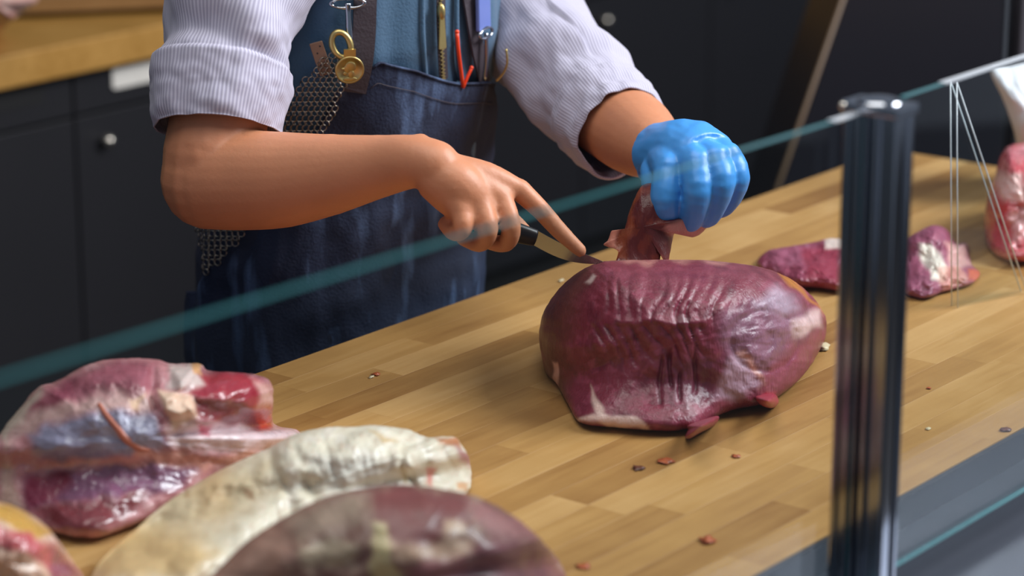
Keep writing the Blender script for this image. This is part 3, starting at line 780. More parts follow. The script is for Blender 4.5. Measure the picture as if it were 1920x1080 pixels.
pc = lump('mottled_cut', [(340, 1140, 2.2), (400, 1075, 2.24), (470, 1010, 2.27), (540, 965, 2.29), (620, 928, 2.31), (700, 912, 2.32), (760, 909, 2.33), (840, 918, 2.34), (910, 938, 2.35), (970, 972, 2.36), (1015, 1012, 2.37), (1050, 1055, None), (1064, 1100, None), (1050, 1170, None), (980, 1230, None), (850, 1290, None), (650, 1320, None), (450, 1300, None), (340, 1230, None)],
    (720, 1100), 2.20, 2.37, M_MOTTLED, c_paint, lambda x, y: .007 * fbm(x * .012, y * .014, 41, 2) + .0008 * fbm(x * .04, y * .04, 3) - .004 * sstep(960, 1000, x) * max(0, math.sin(x * .09 - y * .03 + 2 * nz(x * .02, y * .02))), n=300, rings=60, rag=2)
tag(pc, 'mottled pink and cream cut, blurred, at the bottom centre of the bench front', 'meat')

# --- corner piece
d_paint = painter((214, 172, 150), [
    ([(-60, 930), (30, 950), (90, 985), (105, 1000), (60, 1010), (0, 975), (-60, 965)], (200, 150, 62), 8, .95),
    ([(-40, 985), (50, 1000), (110, 1030), (150, 1080), (100, 1080), (50, 1035), (-40, 1010)], (190, 66, 80), 8, .9),
    ([(100, 1025), (160, 1080), (160, 1100), (90, 1100)], (140, 66, 84), 8, .9)], [((226, 190, 170), .03, .1, 3, .6)])
pd_ = lump('fat_edged_cut', [(-60, 925, 2.36), (-10, 938, 2.37), (40, 955, 2.38), (85, 985, 2.39), (110, 1015, 2.39), (140, 1055, None), (160, 1095, None), (130, 1150, None), (40, 1190, None), (-60, 1190, None)],
    (10, 1060), 2.28, 2.46, M_FASCIA, d_paint, lambda x, y: .005 * fbm(x * .03, y * .03, 51), n=160, rings=40, rag=2)
tag(pd_, 'pink cut with a yellow fat edge in the bottom left corner', 'meat')

# --- trimmings behind the post and the piece at the right edge
e_paint = painter((142, 62, 84), [([(1500, 470), (1580, 460), (1580, 545), (1510, 540)], (136, 34, 54), 8, .8), ([(1545, 440), (1590, 440), (1590, 470), (1550, 465)], (216, 196, 186), 5, .9), ([(1430, 470), (1500, 460), (1510, 500), (1450, 500)], (164, 92, 116), 8, .7)], [((176, 106, 128), .05, .1, 3, .6)])
pe = lump('meat_trimming', [(1420, 490, 3.60), (1440, 470, 3.61), (1480, 462, 3.62), (1520, 455, 3.64), (1560, 447, 3.66), (1600, 455, 3.68), (1625, 490, None), (1618, 535, None), (1580, 546, None), (1535, 540, None), (1500, 538, None), (1470, 530, None), (1430, 505, None)],
    (1520, 500), 3.54, 3.78, M_BEEF, e_paint, lambda x, y: .010 * fbm(x * .035, y * .035, 61), n=150, rings=40, rag=4, foot=.03)
tag(pe, 'purple beef trimming lying left behind the metal post', 'meat')
g_paint = painter((146, 76, 100), [([(1725, 455), (1745, 450), (1780, 500), (1770, 530), (1740, 520)], (232, 220, 206), 5, 1), ([(1770, 455), (1820, 455), (1822, 500), (1790, 510)], (216, 164, 158), 7, .9), ([(1750, 500), (1800, 500), (1810, 530), (1770, 545)], (214, 146, 128), 6, .7), ([(1815, 510), (1840, 510), (1836, 530), (1810, 530)], (196, 90, 60), 4, .9)], [((176, 106, 128), .05, .1, 7, .6)])
pg = lump('meat_trimming', [(1690, 460, 3.62), (1720, 435, 3.63), (1750, 422, 3.64), (1775, 430, 3.66), (1792, 455, 3.68), (1815, 458, 3.70), (1822, 495, 3.70), (1838, 512, None), (1825, 530, None), (1795, 540, None), (1765, 548, None), (1740, 558, None), (1715, 556, None), (1690, 540, None)],
    (1758, 490), 3.53, 3.75, M_BEEF, g_paint, lambda x, y: .012 * fbm(x * .04, y * .04, 71), n=150, rings=40, rag=4, foot=.03)
tag(pg, 'purple and white beef trimming lying right behind the metal post', 'meat')
f_paint = painter((196, 88, 96), [([(1860, 330), (1915, 320), (1925, 380), (1880, 385)], (236, 196, 190), 8, .9), ([(1880, 275), (1930, 270), (1930, 300), (1885, 300)], (206, 110, 120), 8, .8), ([(1840, 390), (1890, 380), (1900, 450), (1850, 470)], (206, 60, 66), 10, .8), ([(1890, 400), (1930, 390), (1930, 450), (1895, 450)], (220, 170, 170), 8, .8)], [((226, 150, 150), .04, .1, 8, .6)])
pf = lump('red_cut', [(1845, 420, 3.72), (1852, 370, 3.75), (1866, 325, 3.77), (1880, 285, 3.79), (1910, 268, 3.80), (1960, 275, 3.82), (2000, 320, 3.84), (2010, 400, None), (1990, 460, None), (1940, 488, None), (1890, 488, None), (1855, 465, None)],
    (1920, 390), 3.60, 3.9, M_FASCIA, f_paint, lambda x, y: .012 * fbm(x * .03, y * .03, 81), n=150, rings=40, rag=3)
tag(pf, 'bright red and white cut of meat at the right edge of the bench', 'meat')
refl_shape = lump('reflection_shape', [(1858, 132, 4.02), (1895, 124, 4.02), (1940, 116, 4.03), (1985, 118, 4.04), (1990, 330, None), (1950, 345, None), (1915, 330, None), (1902, 250, 3.98), (1880, 185, 4.0)], (1930, 220), 3.90, 4.10, mat('reflection_white', (236, 238, 244), .7, bump=.2),  # added white solid, placed where the glass shows a white reflection
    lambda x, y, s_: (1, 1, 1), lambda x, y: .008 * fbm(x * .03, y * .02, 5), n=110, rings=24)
tag(refl_shape, 'added white shape standing in for a glass reflection behind the red cut', 'reflection stand-in')
# pale meat on the back worktop, top left corner
pk = PZ(-5, 62, ZT)[1]
ph_ = lump('pale_cut', [(-80, 70, None), (-80, -40, 4.95), (0, -60, 4.95), (60, -40, 4.95), (72, 0, 4.95), (40, 25, 4.95), (18, 42, 4.95), (0, 60, None), (-40, 80, None)], (-15, 5), 4.85, 5.05, M_FASCIA,
    painter((222, 176, 166), [([(-80, 20), (30, 20), (0, 70), (-80, 80)], (204, 110, 96), 10, .7)], [((236, 206, 196), .03, .1, 3, .6)]), None, n=90, rings=24)
tag(ph_, 'pale pink meat on the back worktop in the top left corner', 'meat')

# --- scraps on the bench
def scrap(px, py, rx, ry, m, label, seed):
    p = PZ(px, py, ZT); rr = random.Random(seed); v, f = ball((0, 0, 0), 1, 12, 8)
    s_ = .00063
    vv = []
    for q in v:
        k = .8 + .9 * noise.noise(Vector(q) * 2.2 + Vector((seed * 3.1, 0, 0)))
        vv.append((q[0] * rx * s_ * k, q[1] * ry * s_ * 2.2 * k, max(0, .2 * ry * s_ + q[2] * ry * s_ * .45 * k)))
    o = obj('meat_scrap', vv, f, m); o.location = (p[0], p[1], ZT + .0006); o.rotation_euler[2] = rr.uniform(-.5, .5)
    tag(o, label, 'scrap', 'scraps on the bench')
for (px, py, rx, ry, m, lb) in [
    (1246, 866, 17, 7, M_SCRAP, 'orange-red scrap of meat in front of the large beef'), (1197, 880, 12, 6, M_SCRAPD, 'dark brown scrap left of the orange-red one before the beef'),
    (1380, 857, 9, 5, M_SCRAP, 'tiny reddish scrap right of the orange-red one'), (1325, 1016, 14, 9, M_SCRAP, 'faint orange scrap near the front edge of the bench'),
    (1095, 1064, 13, 6, M_SCRAP, 'red scrap beside the blurred cut at the bottom'), (706, 703, 9, 5, M_SCRAP, 'small red scrap on the bench in front of the apron'),
    (1543, 654, 14, 13, M_SCRAPF, 'pale fat scrap at the right side of the large beef'), (1885, 807, 13, 6, M_SCRAPD, 'dark scrap at the front edge of the bench far right'),
    (1741, 729, 5, 3, M_SCRAP, 'tiny red scrap right of the metal post'), (1740, 805, 6, 4, M_SCRAPF, 'tiny pale crumb right of the metal post'),
    (1052, 527, 6, 5, M_SCRAPF, 'pale crumb at the back edge left of the beef'), (697, 708, 5, 4, M_SCRAPF, 'pale crumb beside the small red scrap by the apron')]:
    scrap(px, py, rx, ry, m, lb, hash(lb) % 97 if False else int(px) % 97)

# ---------------------------------------------------------------- the butcher
FX, LX = D2, D1                               # he faces across the bench; his left is along it
CX, CY = -.196, 3.497
TZ = [.45, .80, .95, 1.05, 1.15, 1.25, 1.35, 1.42, 1.47]
TA = [.200, .205, .205, .190, .187, .195, .190, .140, .065]
TBb = [.150, .160, .160, .148, .142, .140, .125, .090, .060]
TC = [-.055, -.055, -.05, -.035, -.012, .012, .025, .03, .035]
def tor(phi, z, off=0.0):
    a_ = np.interp(z, TZ, TA) + off; b_ = np.interp(z, TZ, TBb) + off; c_ = np.interp(z, TZ, TC)
    e = 2 / 2.3; s_, k_ = math.sin(phi), math.cos(phi)
    u_ = math.copysign(abs(s_) ** e, s_) * a_; v_ = math.copysign(abs(k_) ** e, k_) * b_
    p = np.array([CX, CY, 0]) + LX * u_ + FX * (v_ + c_); p[2] = z; return p
_grid = {}
def on_torso(px, py, off=0.0):
    """angle and height on the torso's near side seen at a pixel"""
    if off not in _grid:
        PH, ZZ = np.meshgrid(np.linspace(-2.4, 2.4, 220), np.linspace(.62, 1.46, 160)); e = 2 / 2.3
        a_ = np.interp(ZZ, TZ, TA) + off; b_ = np.interp(ZZ, TZ, TBb) + off; c_ = np.interp(ZZ, TZ, TC)
        u_ = np.sign(np.sin(PH)) * np.abs(np.sin(PH)) ** e * a_; v_ = np.sign(np.cos(PH)) * np.abs(np.cos(PH)) ** e * b_
        X = CX + LX[0] * u_ + FX[0] * (v_ + c_); Y = CY + LX[1] * u_ + FX[1] * (v_ + c_)
        fw = Y * CT - (ZZ - CZ) * ST; up = Y * ST + (ZZ - CZ) * CT
        nx = LX[0] * u_ + FX[0] * v_; ny = LX[1] * u_ + FX[1] * v_
        near = (nx * X + ny * Y) < .0005
        _grid[off] = (PH, ZZ, np.where(near, 960 + FPX * X / fw, 1e6), 540 - FPX * up / fw)
    PH, ZZ, QX, QY = _grid[off]
    k = np.argmin((QX - px) ** 2 + (QY - py) ** 2); ph, z = float(PH.flat[k]), float(ZZ.flat[k])
    for _ in range(3):
        q = np.array(proj(tor(ph, z, off))); h = .004
        J = np.array([(np.array(proj(tor(ph + h, z, off))) - q) / h, (np.array(proj(tor(ph, z + h, off))) - q) / h]).T
        if abs(np.linalg.det(J)) < 1e4: break
        d_ = np.linalg.solve(J, np.array([px, py]) - q); d_ = np.clip(d_, -.03, .03); ph += float(d_[0]); z += float(d_[1])
    return ph, z
def TP(px, py, off=0.0):
    ph, z = on_torso(px, py, off); return tor(ph, z, off)
def tnormal(px, py):
    ph, z = on_torso(px, py); e = .02
    a_ = tor(ph + e, z) - tor(ph - e, z); b_ = tor(ph, z + .01) - tor(ph, z - .01); n_ = np.cross(a_, b_); n_ /= np.linalg.norm(n_)
    return n_ if np.dot(n_, tor(ph, z) - CAM) < 0 else -n_

body = MB()
# torso, legs, neck and head under the clothes
zs = np.linspace(.80, 1.46, 16); N = 32
V = [tor(2 * math.pi * k / N, z, -.012) for z in zs for k in range(N)]
Fc = [(i * N + k, i * N + (k + 1) % N, (i + 1) * N + (k + 1) % N, (i + 1) * N + k) for i in range(15) for k in range(N)] + [tuple(range(N - 1, -1, -1)), tuple(15 * N + k for k in range(N))]
body.add(V, Fc)
HC = np.array([CX, CY, 0]) - FX * .055
for s_ in (-1, 1):
    hp = HC + LX * .09 * s_
    chain(body, [hp + UP * .86, hp + UP * .66, hp + UP * .46 + FX * .01, hp + UP * .26, hp + UP * .09], [.082, .075, .055, .048, .036], 18)
    body.add(*loft([hp + UP * .05 - FX * .05, hp + UP * .045 + FX * .05, hp + UP * .03 + FX * .15], [(.034, .04), (.04, .036), (.03, .018)], 14, 4))
NK = np.array([CX, CY, 0]) + FX * .045
chain(body, [NK + UP * 1.42, NK + FX * .02 + UP * 1.52], [.058, .054], 18)
HD = NK + FX * .06 + UP * 1.62
hax = [LX, FX * .96 - UP * .28, FX * .28 + UP * .96]
body.add(*ball(HD, (.074, .094, .112), 24, 18, hax)); body.add(*ball(HD + FX * .03 - UP * .065, (.052, .06, .05), 18, 12, hax))
body.add(*loft([HD + hax[1] * .085 + hax[2] * .015, HD + hax[1] * .108 - hax[2] * .025], [.008, .014], 10, 3)); body.add(*ball(HD + hax[1] * .104 - hax[2] * .026, .013))
for s_ in (-1, 1): body.add(*ball(HD + LX * .076 * s_ - hax[2] * .01, (.008, .018, .03), 12, 10, hax))
# right arm
SR = PD(520, -120, 3.335)
ra = [SR, PD(455, 20, 3.27), PD(420, 180, 3.20), PD(402, 300, 3.16)]
ra[3] = PD(396, 300, 3.16)
chain(body, ra, [.062, .060, .060, .060], 22)
fo = [PD(392, 338, 3.155), PD(450, 338, 3.14), PD(530, 337, 3.115), PD(620, 327, 3.085), PD(710, 312, 3.055), PD(775, 303, 3.03), PD(815, 312, 3.018)]
chain(body, fo, [.0600, .0610, .0580, .0485, .0375, .0315, .031], 26)
body.add(*ball(PD(385, 345, 3.15), .0500)); body.add(*ball(PD(788, 272, 3.035), .014))
# right hand on the knife
WR = PD(808, 312, 3.02)
mc = {'i': (974, 356, 3.035), 'm': (940, 372, 3.018), 'r': (902, 386, 3.0), 'p': (864, 394, 2.99)}
for k_, r_ in (('i', .0125), ('m', .0145), ('r', .0145), ('p', .0155)):
    e = PD(*mc[k_]); q = WR + (e - WR) * .15
    chain(body, [q, q + (e - q) * .55 + UP * .004, e], [.022, .019, r_], 14)
body.add(*loft([PD(810, 325, 3.02), PD(850, 350, 3.01), PD(890, 385, 3.015), PD(935, 405, 3.03)], [(.030, .028), (.031, .034), (.027, .030), (.018, .022)], 18, 4))
chain(body, [PD(*mc['i']), PD(1012, 392, 3.035), PD(1050, 434, 3.04), PD(1088, 470, 3.045)], [.0135, .0118, .0105, .0082], 14)
chain(body, [PD(*mc['m']), PD(958, 424, 3.0), PD(948, 456, 3.018), PD(912, 452, 3.035)], [.014, .0122, .011, .0095], 14)
chain(body, [PD(*mc['r']), PD(915, 432, 2.985), PD(900, 456, 3.01), PD(868, 446, 3.03)], [.014, .0122, .011, .0095], 14)
chain(body, [PD(*mc['p']), PD(868, 428, 2.978), PD(852, 436, 3.0), PD(834, 420, 3.02)], [.0135, .0115, .0105, .009], 14)
chain(body, [PD(850, 330, 3.06), PD(905, 375, 3.085), PD(955, 412, 3.08), PD(988, 440, 3.065)], [.018, .0155, .0125, .0095], 14)
# left arm
SL = PD(930, -110, 3.66)
la = [SL, PD(985, 10, 3.60), PD(1060, 130, 3.50), PD(1125, 215, 3.40)]
chain(body, la, [.062, .055, .052, .05], 22)
chain(body, [PD(1132, 212, 3.40), PD(1188, 250, 3.33), PD(1222, 276, 3.27), PD(1255, 298, 3.22)], [.054, .053, .042, .031], 24)
chain(body, [PD(1250, 300, 3.225), PD(1290, 310, 3.18), PD(1300, 350, 3.16)], [.028, .026, .022], 18)
person = fuse(body, 'person', M_SKIN, .0032, 5)
tag(person, 'person in a striped shirt, vest and navy apron trimming beef with a knife', 'person')

def stripes(o, vals):
    a_ = o.data.attributes.new('stripe', 'FLOAT', 'POINT'); a_.data.foreach_set('value', np.array(vals, dtype=np.float32))
def sleeve(path, rad, folds, label, n=240, sub=26, freq=110):
    """rolled shirt sleeve; folds(a, t) gives the wrinkle height"""
    v, f = loft(path, rad, n=n, sub=sub, caps=False, disp=lambda a_, t, p: folds(a_, t))
    o = obj('shirt_sleeve', v, f, M_SHIRT, person); m = len(v) // n
    stripes(o, [freq * 2 * math.pi * (i % n) / n + 3 * math.sin(i // n * .05) for i in range(len(v))])
    # close the seam jump of the stripes by a whole number of stripes: freq is an integer
    so = o.modifiers.new('solid', 'SOLIDIFY'); so.thickness = .002; so.offset = -1
    if label: o['label'] = label
    return o
def fold_r(a_, t):
    z_ = .006 * fbm(math.cos(a_) * 1.3, math.sin(a_) * 1.3, t * 5, 3)
    z_ += .011 * math.sin(t * 14 + 2.2 * math.sin(a_ + .6) + 2 * nz(a_ * .6, t * 4, 2)) * sstep(.05, .2, t) * (1 - sstep(.58, .66, t))
    z_ += .006 * sstep(.655, .675, t) * (1 - .35 * sstep(.9, 1, t)) + .002 * nz(math.cos(a_) * 3, math.sin(a_) * 3, t * 6)
    return z_
# path bottom is the folded cuff above the elbow
sleeve([PD(590, -205, 3.40), PD(528, -165, 3.345), PD(470, -50, 3.29), PD(432, 50, 3.245), PD(418, 130, 3.215), PD(412, 190, 3.195), PD(408, 245, 3.178)],
       [.062, .080, .082, .081, .080, .0765, .072], fold_r, None)
def fold_l(a_, t):
    z_ = .006 * fbm(math.cos(a_) * 1.4, math.sin(a_) * 1.4, t * 6 + 9, 3)
    z_ += .010 * math.sin(t * 19 + 2.6 * math.sin(a_ + 2.2) + 2 * nz(a_ * .6, t * 4, 12)) * sstep(.1, .25, t) * (1 - sstep(.7, .78, t))
    z_ += .005 * sstep(.80, .82, t) + .002 * math.sin(t * 60) * sstep(.84, .86, t)
    return z_
sleeve([PD(868, -190, 3.66), PD(905, -150, 3.68), PD(950, -30, 3.63), PD(1010, 70, 3.56), PD(1075, 150, 3.475), PD(1130, 212, 3.40), PD(1168, 248, 3.345)],
       [.062, .080, .079, .075, .068, .064, .055], fold_l, None)

def shell(name, m, z0, z1, off, nph=140, nzv=60, fold=None, ph0=-math.pi, ph1=math.pi, parent=None, solid=.002):
    V = []; F = []
    for j in range(nzv + 1):
        for i in range(nph + 1):
            ph = ph0 + (ph1 - ph0) * i / nph
            za = z0(ph) if callable(z0) else z0; zb = z1(ph) if callable(z1) else z1
            z = za + (zb - za) * j / nzv; o_ = off(ph, z) if callable(off) else off
            V.append(tor(ph, z, o_ + (fold(ph, z) if fold else 0)))
    for j in range(nzv):
        for i in range(nph):
            q = j * (nph + 1) + i; F.append((q, q + 1, q + nph + 2, q + nph + 1))
    o = obj(name, V, F, m, parent)
    s_ = o.modifiers.new('solid', 'SOLIDIFY'); s_.thickness = solid; s_.offset = -1
    return o
vest = shell('vest', M_VEST, 1.0, 1.455, .003, fold=lambda ph, z: .006 * math.sin(ph * 17 + 2 * nz(ph * 2, z * 6, 1) + 3 * (z - 1.2)) * (.4 + .6 * abs(nz(ph * 3, z * 2, 4))) * sstep(.05, .2, abs(ph)), parent=person)
tr = shell('trousers', M_NAVY, .70, 1.02, .006, parent=person, fold=lambda ph, z: .004 * fbm(ph * 3, z * 6, 3))
for s_ in (-1, 1):
    hp = HC + LX * .09 * s_
    obj('trouser_leg', *loft([hp + UP * .78, hp + UP * .6, hp + UP * .4 + FX * .01, hp + UP * .2, hp + UP * .07], [.10, .09, .072, .066, .062], 28, 6, disp=lambda a_, t, p: .004 * nz(p[0] * 20, p[1] * 20, p[2] * 9)), M_NAVY, person)
    obj('shoe', *loft([hp + UP * .052 - FX * .085, hp + UP * .055, hp + UP * .045 + FX * .09, hp + UP * .034 + FX * .175], [(.03, .045), (.043, .054), (.046, .042), (.03, .026)], 20, 5), M_HANDLE, person)
# hair
obj('hair', *ball(HD - FX * .012 + UP * .022, (.08, .096, .108), 24, 16, hax), M_HAIR, person)

# apron: upper edge runs from the hip diagonally up to the bib and across it
edge_px = [(372, 545), (400, 500), (445, 452), (520, 352), (585, 262), (632, 175), (640, 166), (668, 150), (712, 116), (780, 132), (860, 156), (915, 154), (926, 158)]
edge = sorted(on_torso(x_, y_, .012) for (x_, y_) in edge_px)
ephi = [e_[0] for e_ in edge]; ez = [e_[1] for e_ in edge]
pm = max(ephi)
ephi += [pm + .12, pm + .45, pm + .75, pm + 1.0]; ez += [ez[-1] - .02, 1.12, 1.04, 1.0]
ephi = [ephi[0] - .6] + ephi; ez = [ez[0] - .03] + ez
def apron_fold(ph, z):
    k_ = 1 - sstep(1.12, 1.2, z)
    return (.007 * k_ * math.sin(ph * 9 + 3.0 * (z - 1) + 2.5 * nz(ph * 1.5, z * 3, 6)) * (.5 + nz(ph * 1.2, z * 4, 3)) + .006 * fbm(ph * 2.4, z * 9, 13, 3) * (.4 + k_)
            + .016 * sstep(.75, 1.05, ph) * sstep(1.12, 1.2, z))
apron = shell('apron', M_APRON, .48, lambda ph: float(np.interp(ph, ephi, ez)), .012, 220, 110, apron_fold, ephi[0], ephi[-1], person, .0025)
# hem along the bib
hp_ = [tor(ph, float(np.interp(ph, ephi, ez)) - .001, .0135 + apron_fold(ph, float(np.interp(ph, ephi, ez)))) for ph in np.linspace(on_torso(700, 120, .012)[0], pm, 26)]
obj('hem', *tube(hp_, .0018, 8, 2), M_APRON, apron)
hz_ = [tor(ph, float(np.interp(ph, ephi, ez)) - .028, .0135 + apron_fold(ph, float(np.interp(ph, ephi, ez)) - .028)) for ph in np.linspace(on_torso(700, 120, .012)[0], pm, 26)]
obj('stitching', *tube(hz_, .0006, 6, 2), M_STRAP, apron)
def ribbon(name, pts, wd, th, m, parent, off, ang=0):
    """flat strap over the chest through pixels"""
    C_ = [TP(x_, y_, off) for x_, y_ in pts]; C_ = catmull(C_, 5); V = []; F = []
    nn = [tnormal(*proj(c_)) for c_ in C_[::5]]
    for i, c_ in enumerate(C_):
        t = C_[min(i + 1, len(C_) - 1)] - C_[max(i - 1, 0)]; t /= np.linalg.norm(t)
        n_ = nn[min(i // 5, len(nn) - 1)]; s_ = np.cross(t, n_); s_ /= np.linalg.norm(s_); n2 = np.cross(s_, t)
        V += [c_ - s_ * wd / 2, c_ + s_ * wd / 2, c_ + s_ * wd / 2 + n2 * th, c_ - s_ * wd / 2 + n2 * th]
    for i in range(len(C_) - 1):
        for k in range(4): F.append((i * 4 + k, i * 4 + (k + 1) % 4, i * 4 + 4 + (k + 1) % 4, i * 4 + 4 + k))
    F += [(3, 2, 1, 0), tuple(len(V) - 4 + k for k in range(4))]
    o = obj(name, V, F, m, parent, False)
    bm = bmesh.new(); bm.from_mesh(o.data); bmesh.ops.recalc_face_normals(bm, faces=bm.faces); bm.to_mesh(o.data); bm.free()
    return o
ribbon('strap', [(700, -175), (696, -120), (690, -60), (684, 0), (682, 60), (676, 120), (664, 172)], .030, .003, M_STRAP, apron, .012)
ribbon('strap', [(840, -180), (856, -110), (872, -40), (880, 10), (890, 70), (900, 120), (908, 165)], .026, .003, M_STRAP, apron, .010)
def frame_at(px, py, off):
    p = TP(px, py, off); n_ = tnormal(px, py); r_ = np.cross(UP, n_); r_ /= np.linalg.norm(r_); u_ = np.cross(n_, r_); return p, r_, u_, n_
# blue adjuster and chrome hook on his left strap
p, r_, u_, n_ = frame_at(906, 22, .018)
o = obj('adjuster', *obox(p, r_, u_, n_, .017, .024, .003), M_BLUEPLASTIC, apron, False); bevel(o, .002)
p, r_, u_, n_ = frame_at(911, 62, .020)
o = obj('buckle', *torus(p, r_, u_, (.019, .007), .0025, 28, 8), M_CHROME, apron)
p2, *_ = frame_at(908, 150, .02)
obj('hook', *tube([p, p + (p2 - p) * .5 + n_ * .002, p2], .0028, 10, 4), M_CHROME, apron)
# chrome snap clip on his right strap
p, r_, u_, n_ = frame_at(652, 6, .020)
obj('buckle', *torus(p, r_, u_, (.021, .006), .003, 28, 8), M_CHROME, apron)
q, *_ = frame_at(656, 92, .022)
obj('snap_clip', *loft([p, p + (q - p) * .25, p + (q - p) * .7, q], [.0045, .0035, .0045, .003], 12, 4), M_CHROME, apron)
# zip
zt = ribbon('zip_tape', [(826, -40), (826, 30), (828, 90), (831, 150)], .016, .0015, M_STRAP, vest, .010)
ztp = MB(); zp = [TP(x_, y_, .0125) for x_, y_ in [(826, -40), (826, 30), (828, 90), (831, 150)]]; zp = catmull(zp, 18)
for i, c_ in enumerate(zp):
    rr_ = LX * (1 if i % 2 else -1); ztp.add(*obox(c_ + rr_ * .0012, LX, UP, FX, .0026, .0009, .0012))
ztp.build('zip_teeth', M_BRASS, zt, False)['kind'] = 'stuff'
p, r_, u_, n_ = frame_at(828, 60, .017)
pts = rrect(.0058, .022, .002); k = len(pts)
vv = [p + r_ * a_ * (1 + .25 * (-b_ / .022)) + u_ * b_ + n_ * d_ for d_ in (0, .002) for a_, b_ in pts]
bevel(obj('zip_pull', vv, [tuple(range(k - 1, -1, -1)), tuple(range(k, 2 * k))] + [(i, (i + 1) % k, (i + 1) % k + k, i + k) for i in range(k)], M_BRASS, zt, False), .0006, 1)
p, r_, u_, n_ = frame_at(827, 22, .017)
obj('zip_slider', *ball(p, (.005, .006, .011), 14, 10, [r_, n_, u_]), M_BRASS, zt)
# vest front edges beside the zip
for xs in (-34, 30):
    obj('placket', *tube([TP(826 + xs, -40, .007), TP(826 + xs, 40, .008), TP(828 + xs, 90, .008), TP(832 + xs, 150, .007)], .0035, 10, 5), M_VEST, vest)

# things clipped to him: medal key ring, tag, chain mail, pens
kr = empty('medal_keyring'); tag(kr, 'brass bottle-opener key ring with a round portrait medal on the apron clip', 'key ring')
p, r_, u_, n_ = frame_at(640, 84, .026)
obj('ring', *torus(p, r_ * .94 + u_ * .34, u_ * .94 - r_ * .34, (.011, .0165), .0042, 30, 10), M_BRASS, kr)
p, r_, u_, n_ = frame_at(655, 130, .027)
def disc(c, r_, u_, n_, rad, th, seg=40):
    v = []; 
    for (rr_, d_) in ((rad * .96, 0), (rad, .0007), (rad, th - .0007), (rad * .95, th), (rad * .86, th), (rad * .84, th - .0008), (rad * .01, th - .0008)):
        v += [c + r_ * rr_ * math.cos(2 * math.pi * k / seg) + u_ * rr_ * math.sin(2 * math.pi * k / seg) + n_ * d_ for k in range(seg)]
    f = [tuple(range(seg - 1, -1, -1)), tuple(6 * seg + k for k in range(seg))] + [(i * seg + k, i * seg + (k + 1) % seg, (i + 1) * seg + (k + 1) % seg, (i + 1) * seg + k) for i in range(6) for k in range(seg)]
    return v, f
md = obj('medal', *disc(p, r_, u_, n_, .0185, .0034), M_BRASS, kr)
rl = MB(); c0 = p + n_ * .0026                                  # raised head in profile
for (a_, b_, ra_, rb_) in ((.001, .0045, .0072, .0072), (-.003, .0015, .005, .006), (-.0085, .002, .0022, .0016), (-.0055, -.0045, .003, .0028), (.002, -.006, .0045, .006), (.001, -.0128, .0095, .0035)):
    rl.add(*ball(c0 + r_ * a_ + u_ * b_, (ra_, rb_, .0013), 14, 8, [r_, u_, n_]))
rl.build('relief', M_BRASS, md)
obj('neck', *obox(p + u_ * .0215 + n_ * .001, r_, u_, n_, .0075, .006, .0016), M_BRASS, kr, False)
lt = empty('leather_tag'); tag(lt, 'small tan leather tag with punched holes beside the medal', 'tag')
p, r_, u_, n_ = frame_at(602, 110, .016); rr2 = r_ * .96 + u_ * .28; uu2 = u_ * .96 - r_ * .28
bevel(obj('leather', *obox(p, rr2, uu2, n_, .0085, .022, .0012), M_TAG, lt, False), .0008, 1)
for a_, b_ in ((.004, .016), (-.002, .008), (.003, 0), (-.003, -.008), (.003, -.015)):
    obj('hole', *ball(p + rr2 * a_ + uu2 * b_ + n_ * .0012, (.0013, .0013, .0003), 8, 6, [rr2, uu2, n_]), M_HANDLE, lt)
cm = MB(); poly_ = [(606, 108), (640, 100), (646, 160), (628, 205), (604, 258), (560, 320), (450, 446), (384, 522), (368, 430), (440, 330), (520, 262), (530, 190), (585, 138)]
row = 0; y_ = 96
while y_ < 524:
    x_ = 364 + (5.5 if row % 2 else 0)
    while x_ < 650:
        if inpoly(x_, y_, poly_) and not (300 < y_ < 420):
            p, r_, u_, n_ = frame_at(x_, y_, .020)
            sg = .5 if row % 2 else -.5
            rn = r_ * math.cos(sg) + n_ * math.sin(sg)
            cm.add(*torus(p, rn, u_, (.0046, .0042), .0008, 12, 5))
        x_ += 11
    y_ += 9; row += 1
cmo = cm.build('mesh_rings', M_CHAIN, None); cmo['kind'] = 'stuff'
ch = empty('chain_mail_guard'); tag(ch, 'steel chain-mail guard hanging at his right side under the arm', 'chain mail'); cmo.parent = ch
for (xa, ya, xb, yb) in ((858, 52, 866, 152), (870, 150, 884, 96), (856, 66, 872, 56)): pass
pn_ = MB(); pn_.add(*tube([TP(857, 62, .014), TP(860, 100, .016), TP(868, 160, .016)], .0026, 10, 3)); pn_.add(*ball(TP(857, 60, .014), .003))
tag(pn_.build('pen', M_ORANGE), 'orange-red pen in the apron pocket beside the zip', 'pen')
pn_ = MB(); pn_.add(*tube([TP(884, 128, .016), TP(876, 145, .016), TP(868, 165, .015)], .0022, 10, 3)); pn_.add(*ball(TP(884, 127, .016), .0026))
tag(pn_.build('pen', M_ORANGE), 'short orange pen leaning right in the apron pocket', 'pen')
hb = MB(); hb.add(*tube([PD(949, 92, 3.42), PD(951, 118, 3.42), PD(943, 138, 3.425), PD(930, 152, 3.43)], .0016, 8, 5))
tag(hb.build('brass_loop', M_BRASS), 'thin brass loop at the right edge of the bib pocket', 'loop')

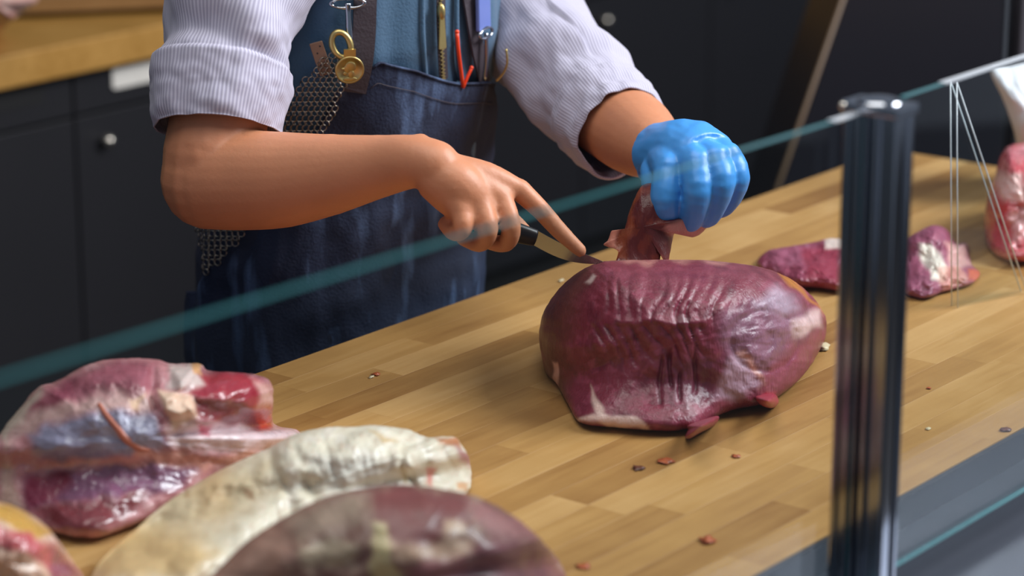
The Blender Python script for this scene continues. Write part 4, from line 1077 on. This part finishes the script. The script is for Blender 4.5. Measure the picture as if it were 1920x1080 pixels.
# ---------------------------------------------------------------- glove
gl = MB()
WL = PD(1248, 292, 3.225)
gl.add(*loft([PD(1236, 287, 3.245), PD(1262, 287, 3.215), PD(1295, 287, 3.18), PD(1325, 300, 3.15)], [(.040, .038), (.043, .040), (.046, .041), (.044, .034)], 26, 6))
fin = [((1256, 318, 3.135), (1247, 372, 3.112), (1252, 412, 3.128), (1282, 408, 3.16), .0185),
       ((1304, 304, 3.125), (1308, 360, 3.100), (1296, 412, 3.122), (1290, 405, 3.16), .0180),
       ((1340, 298, 3.130), (1352, 345, 3.108), (1328, 404, 3.130), (1310, 400, 3.165), .0175),
       ((1366, 294, 3.145), (1382, 335, 3.128), (1358, 386, 3.148), (1330, 390, 3.175), .0160)]
for (a_, b_, c_, d_, r_) in fin:
    A_, B_, C_, D_ = PD(*a_), PD(*b_), PD(*c_), PD(*d_)
    chain(gl, [WL + (A_ - WL) * .3, WL + (A_ - WL) * .7 + UP * .004, A_], [.028, .024, r_ * 1.12], 16)
    chain(gl, [A_, B_, C_, D_], [r_ * 1.06, r_, r_ * .82, r_ * .66], 16, 5)
chain(gl, [PD(1230, 320, 3.19), PD(1232, 352, 3.165), PD(1262, 392, 3.165)], [.020, .017, .013], 14)
gv = fuse(gl, 'glove', M_GLOVE, .0022, 4, person)
gv['label'] = 'blue nitrile glove'
bm = bmesh.new(); bm.from_mesh(gv.data); bm.normal_update()
for v_ in bm.verts:
    px, py = proj(v_.co)
    d = .0005 * nz(px * .05, py * .08, 3) + .0006 * math.sin((px + py) * .09 + 3 * nz(px * .03, py * .03, 8)) * (1 - sstep(300, 330, py))
    v_.co += v_.normal * d
bm.to_mesh(gv.data); bm.free()
obj('glove_cuff', *torus(PD(1240, 288, 3.24), np.array([.45, -.0, .9]) / 1.006, np.array([.62, .75, -.3]) / 1.02, (.040, .038), .0022, 40, 8), M_GLOVE, person)

# ---------------------------------------------------------------- knife in the right hand
kn = empty('boning_knife'); tag(kn, 'thin curved boning knife with a black handle in his bare hand', 'knife')
h0, h1, tip = PD(880, 412, 3.035), PD(1004, 446, 3.052), PD(1136, 494, 3.062)
obj('handle', *loft([h0, h0 + (h1 - h0) * .3, h0 + (h1 - h0) * .75, h1], [(.009, .013), (.010, .0135), (.009, .012), (.007, .010)], 16, 5), M_HANDLE, kn)
V = []; F = []; nb = 16
dirb = tip - h1; upb = np.array([0, .0, 1.0]) - dirb * np.dot(dirb, (0, 0, 1.0)) / np.dot(dirb, dirb); upb /= np.linalg.norm(upb); sdb = np.cross(dirb / np.linalg.norm(dirb), upb)
for i in range(nb + 1):
    t = i / nb; c_ = h1 + dirb * t - upb * .006 * math.sin(math.pi * t) * .8; wd = .0085 * (1 - t ** 3) + .0004
    V += [c_ + upb * wd + sdb * .0009, c_ + upb * wd - sdb * .0009, c_ - upb * wd]
for i in range(nb):
    for k in range(3): F.append((i * 3 + k, i * 3 + (k + 1) % 3, i * 3 + 3 + (k + 1) % 3, i * 3 + 3 + k))
F += [(2, 1, 0), (nb * 3, nb * 3 + 1, nb * 3 + 2)]
obj('blade', V, F, M_BLADE, kn, False)
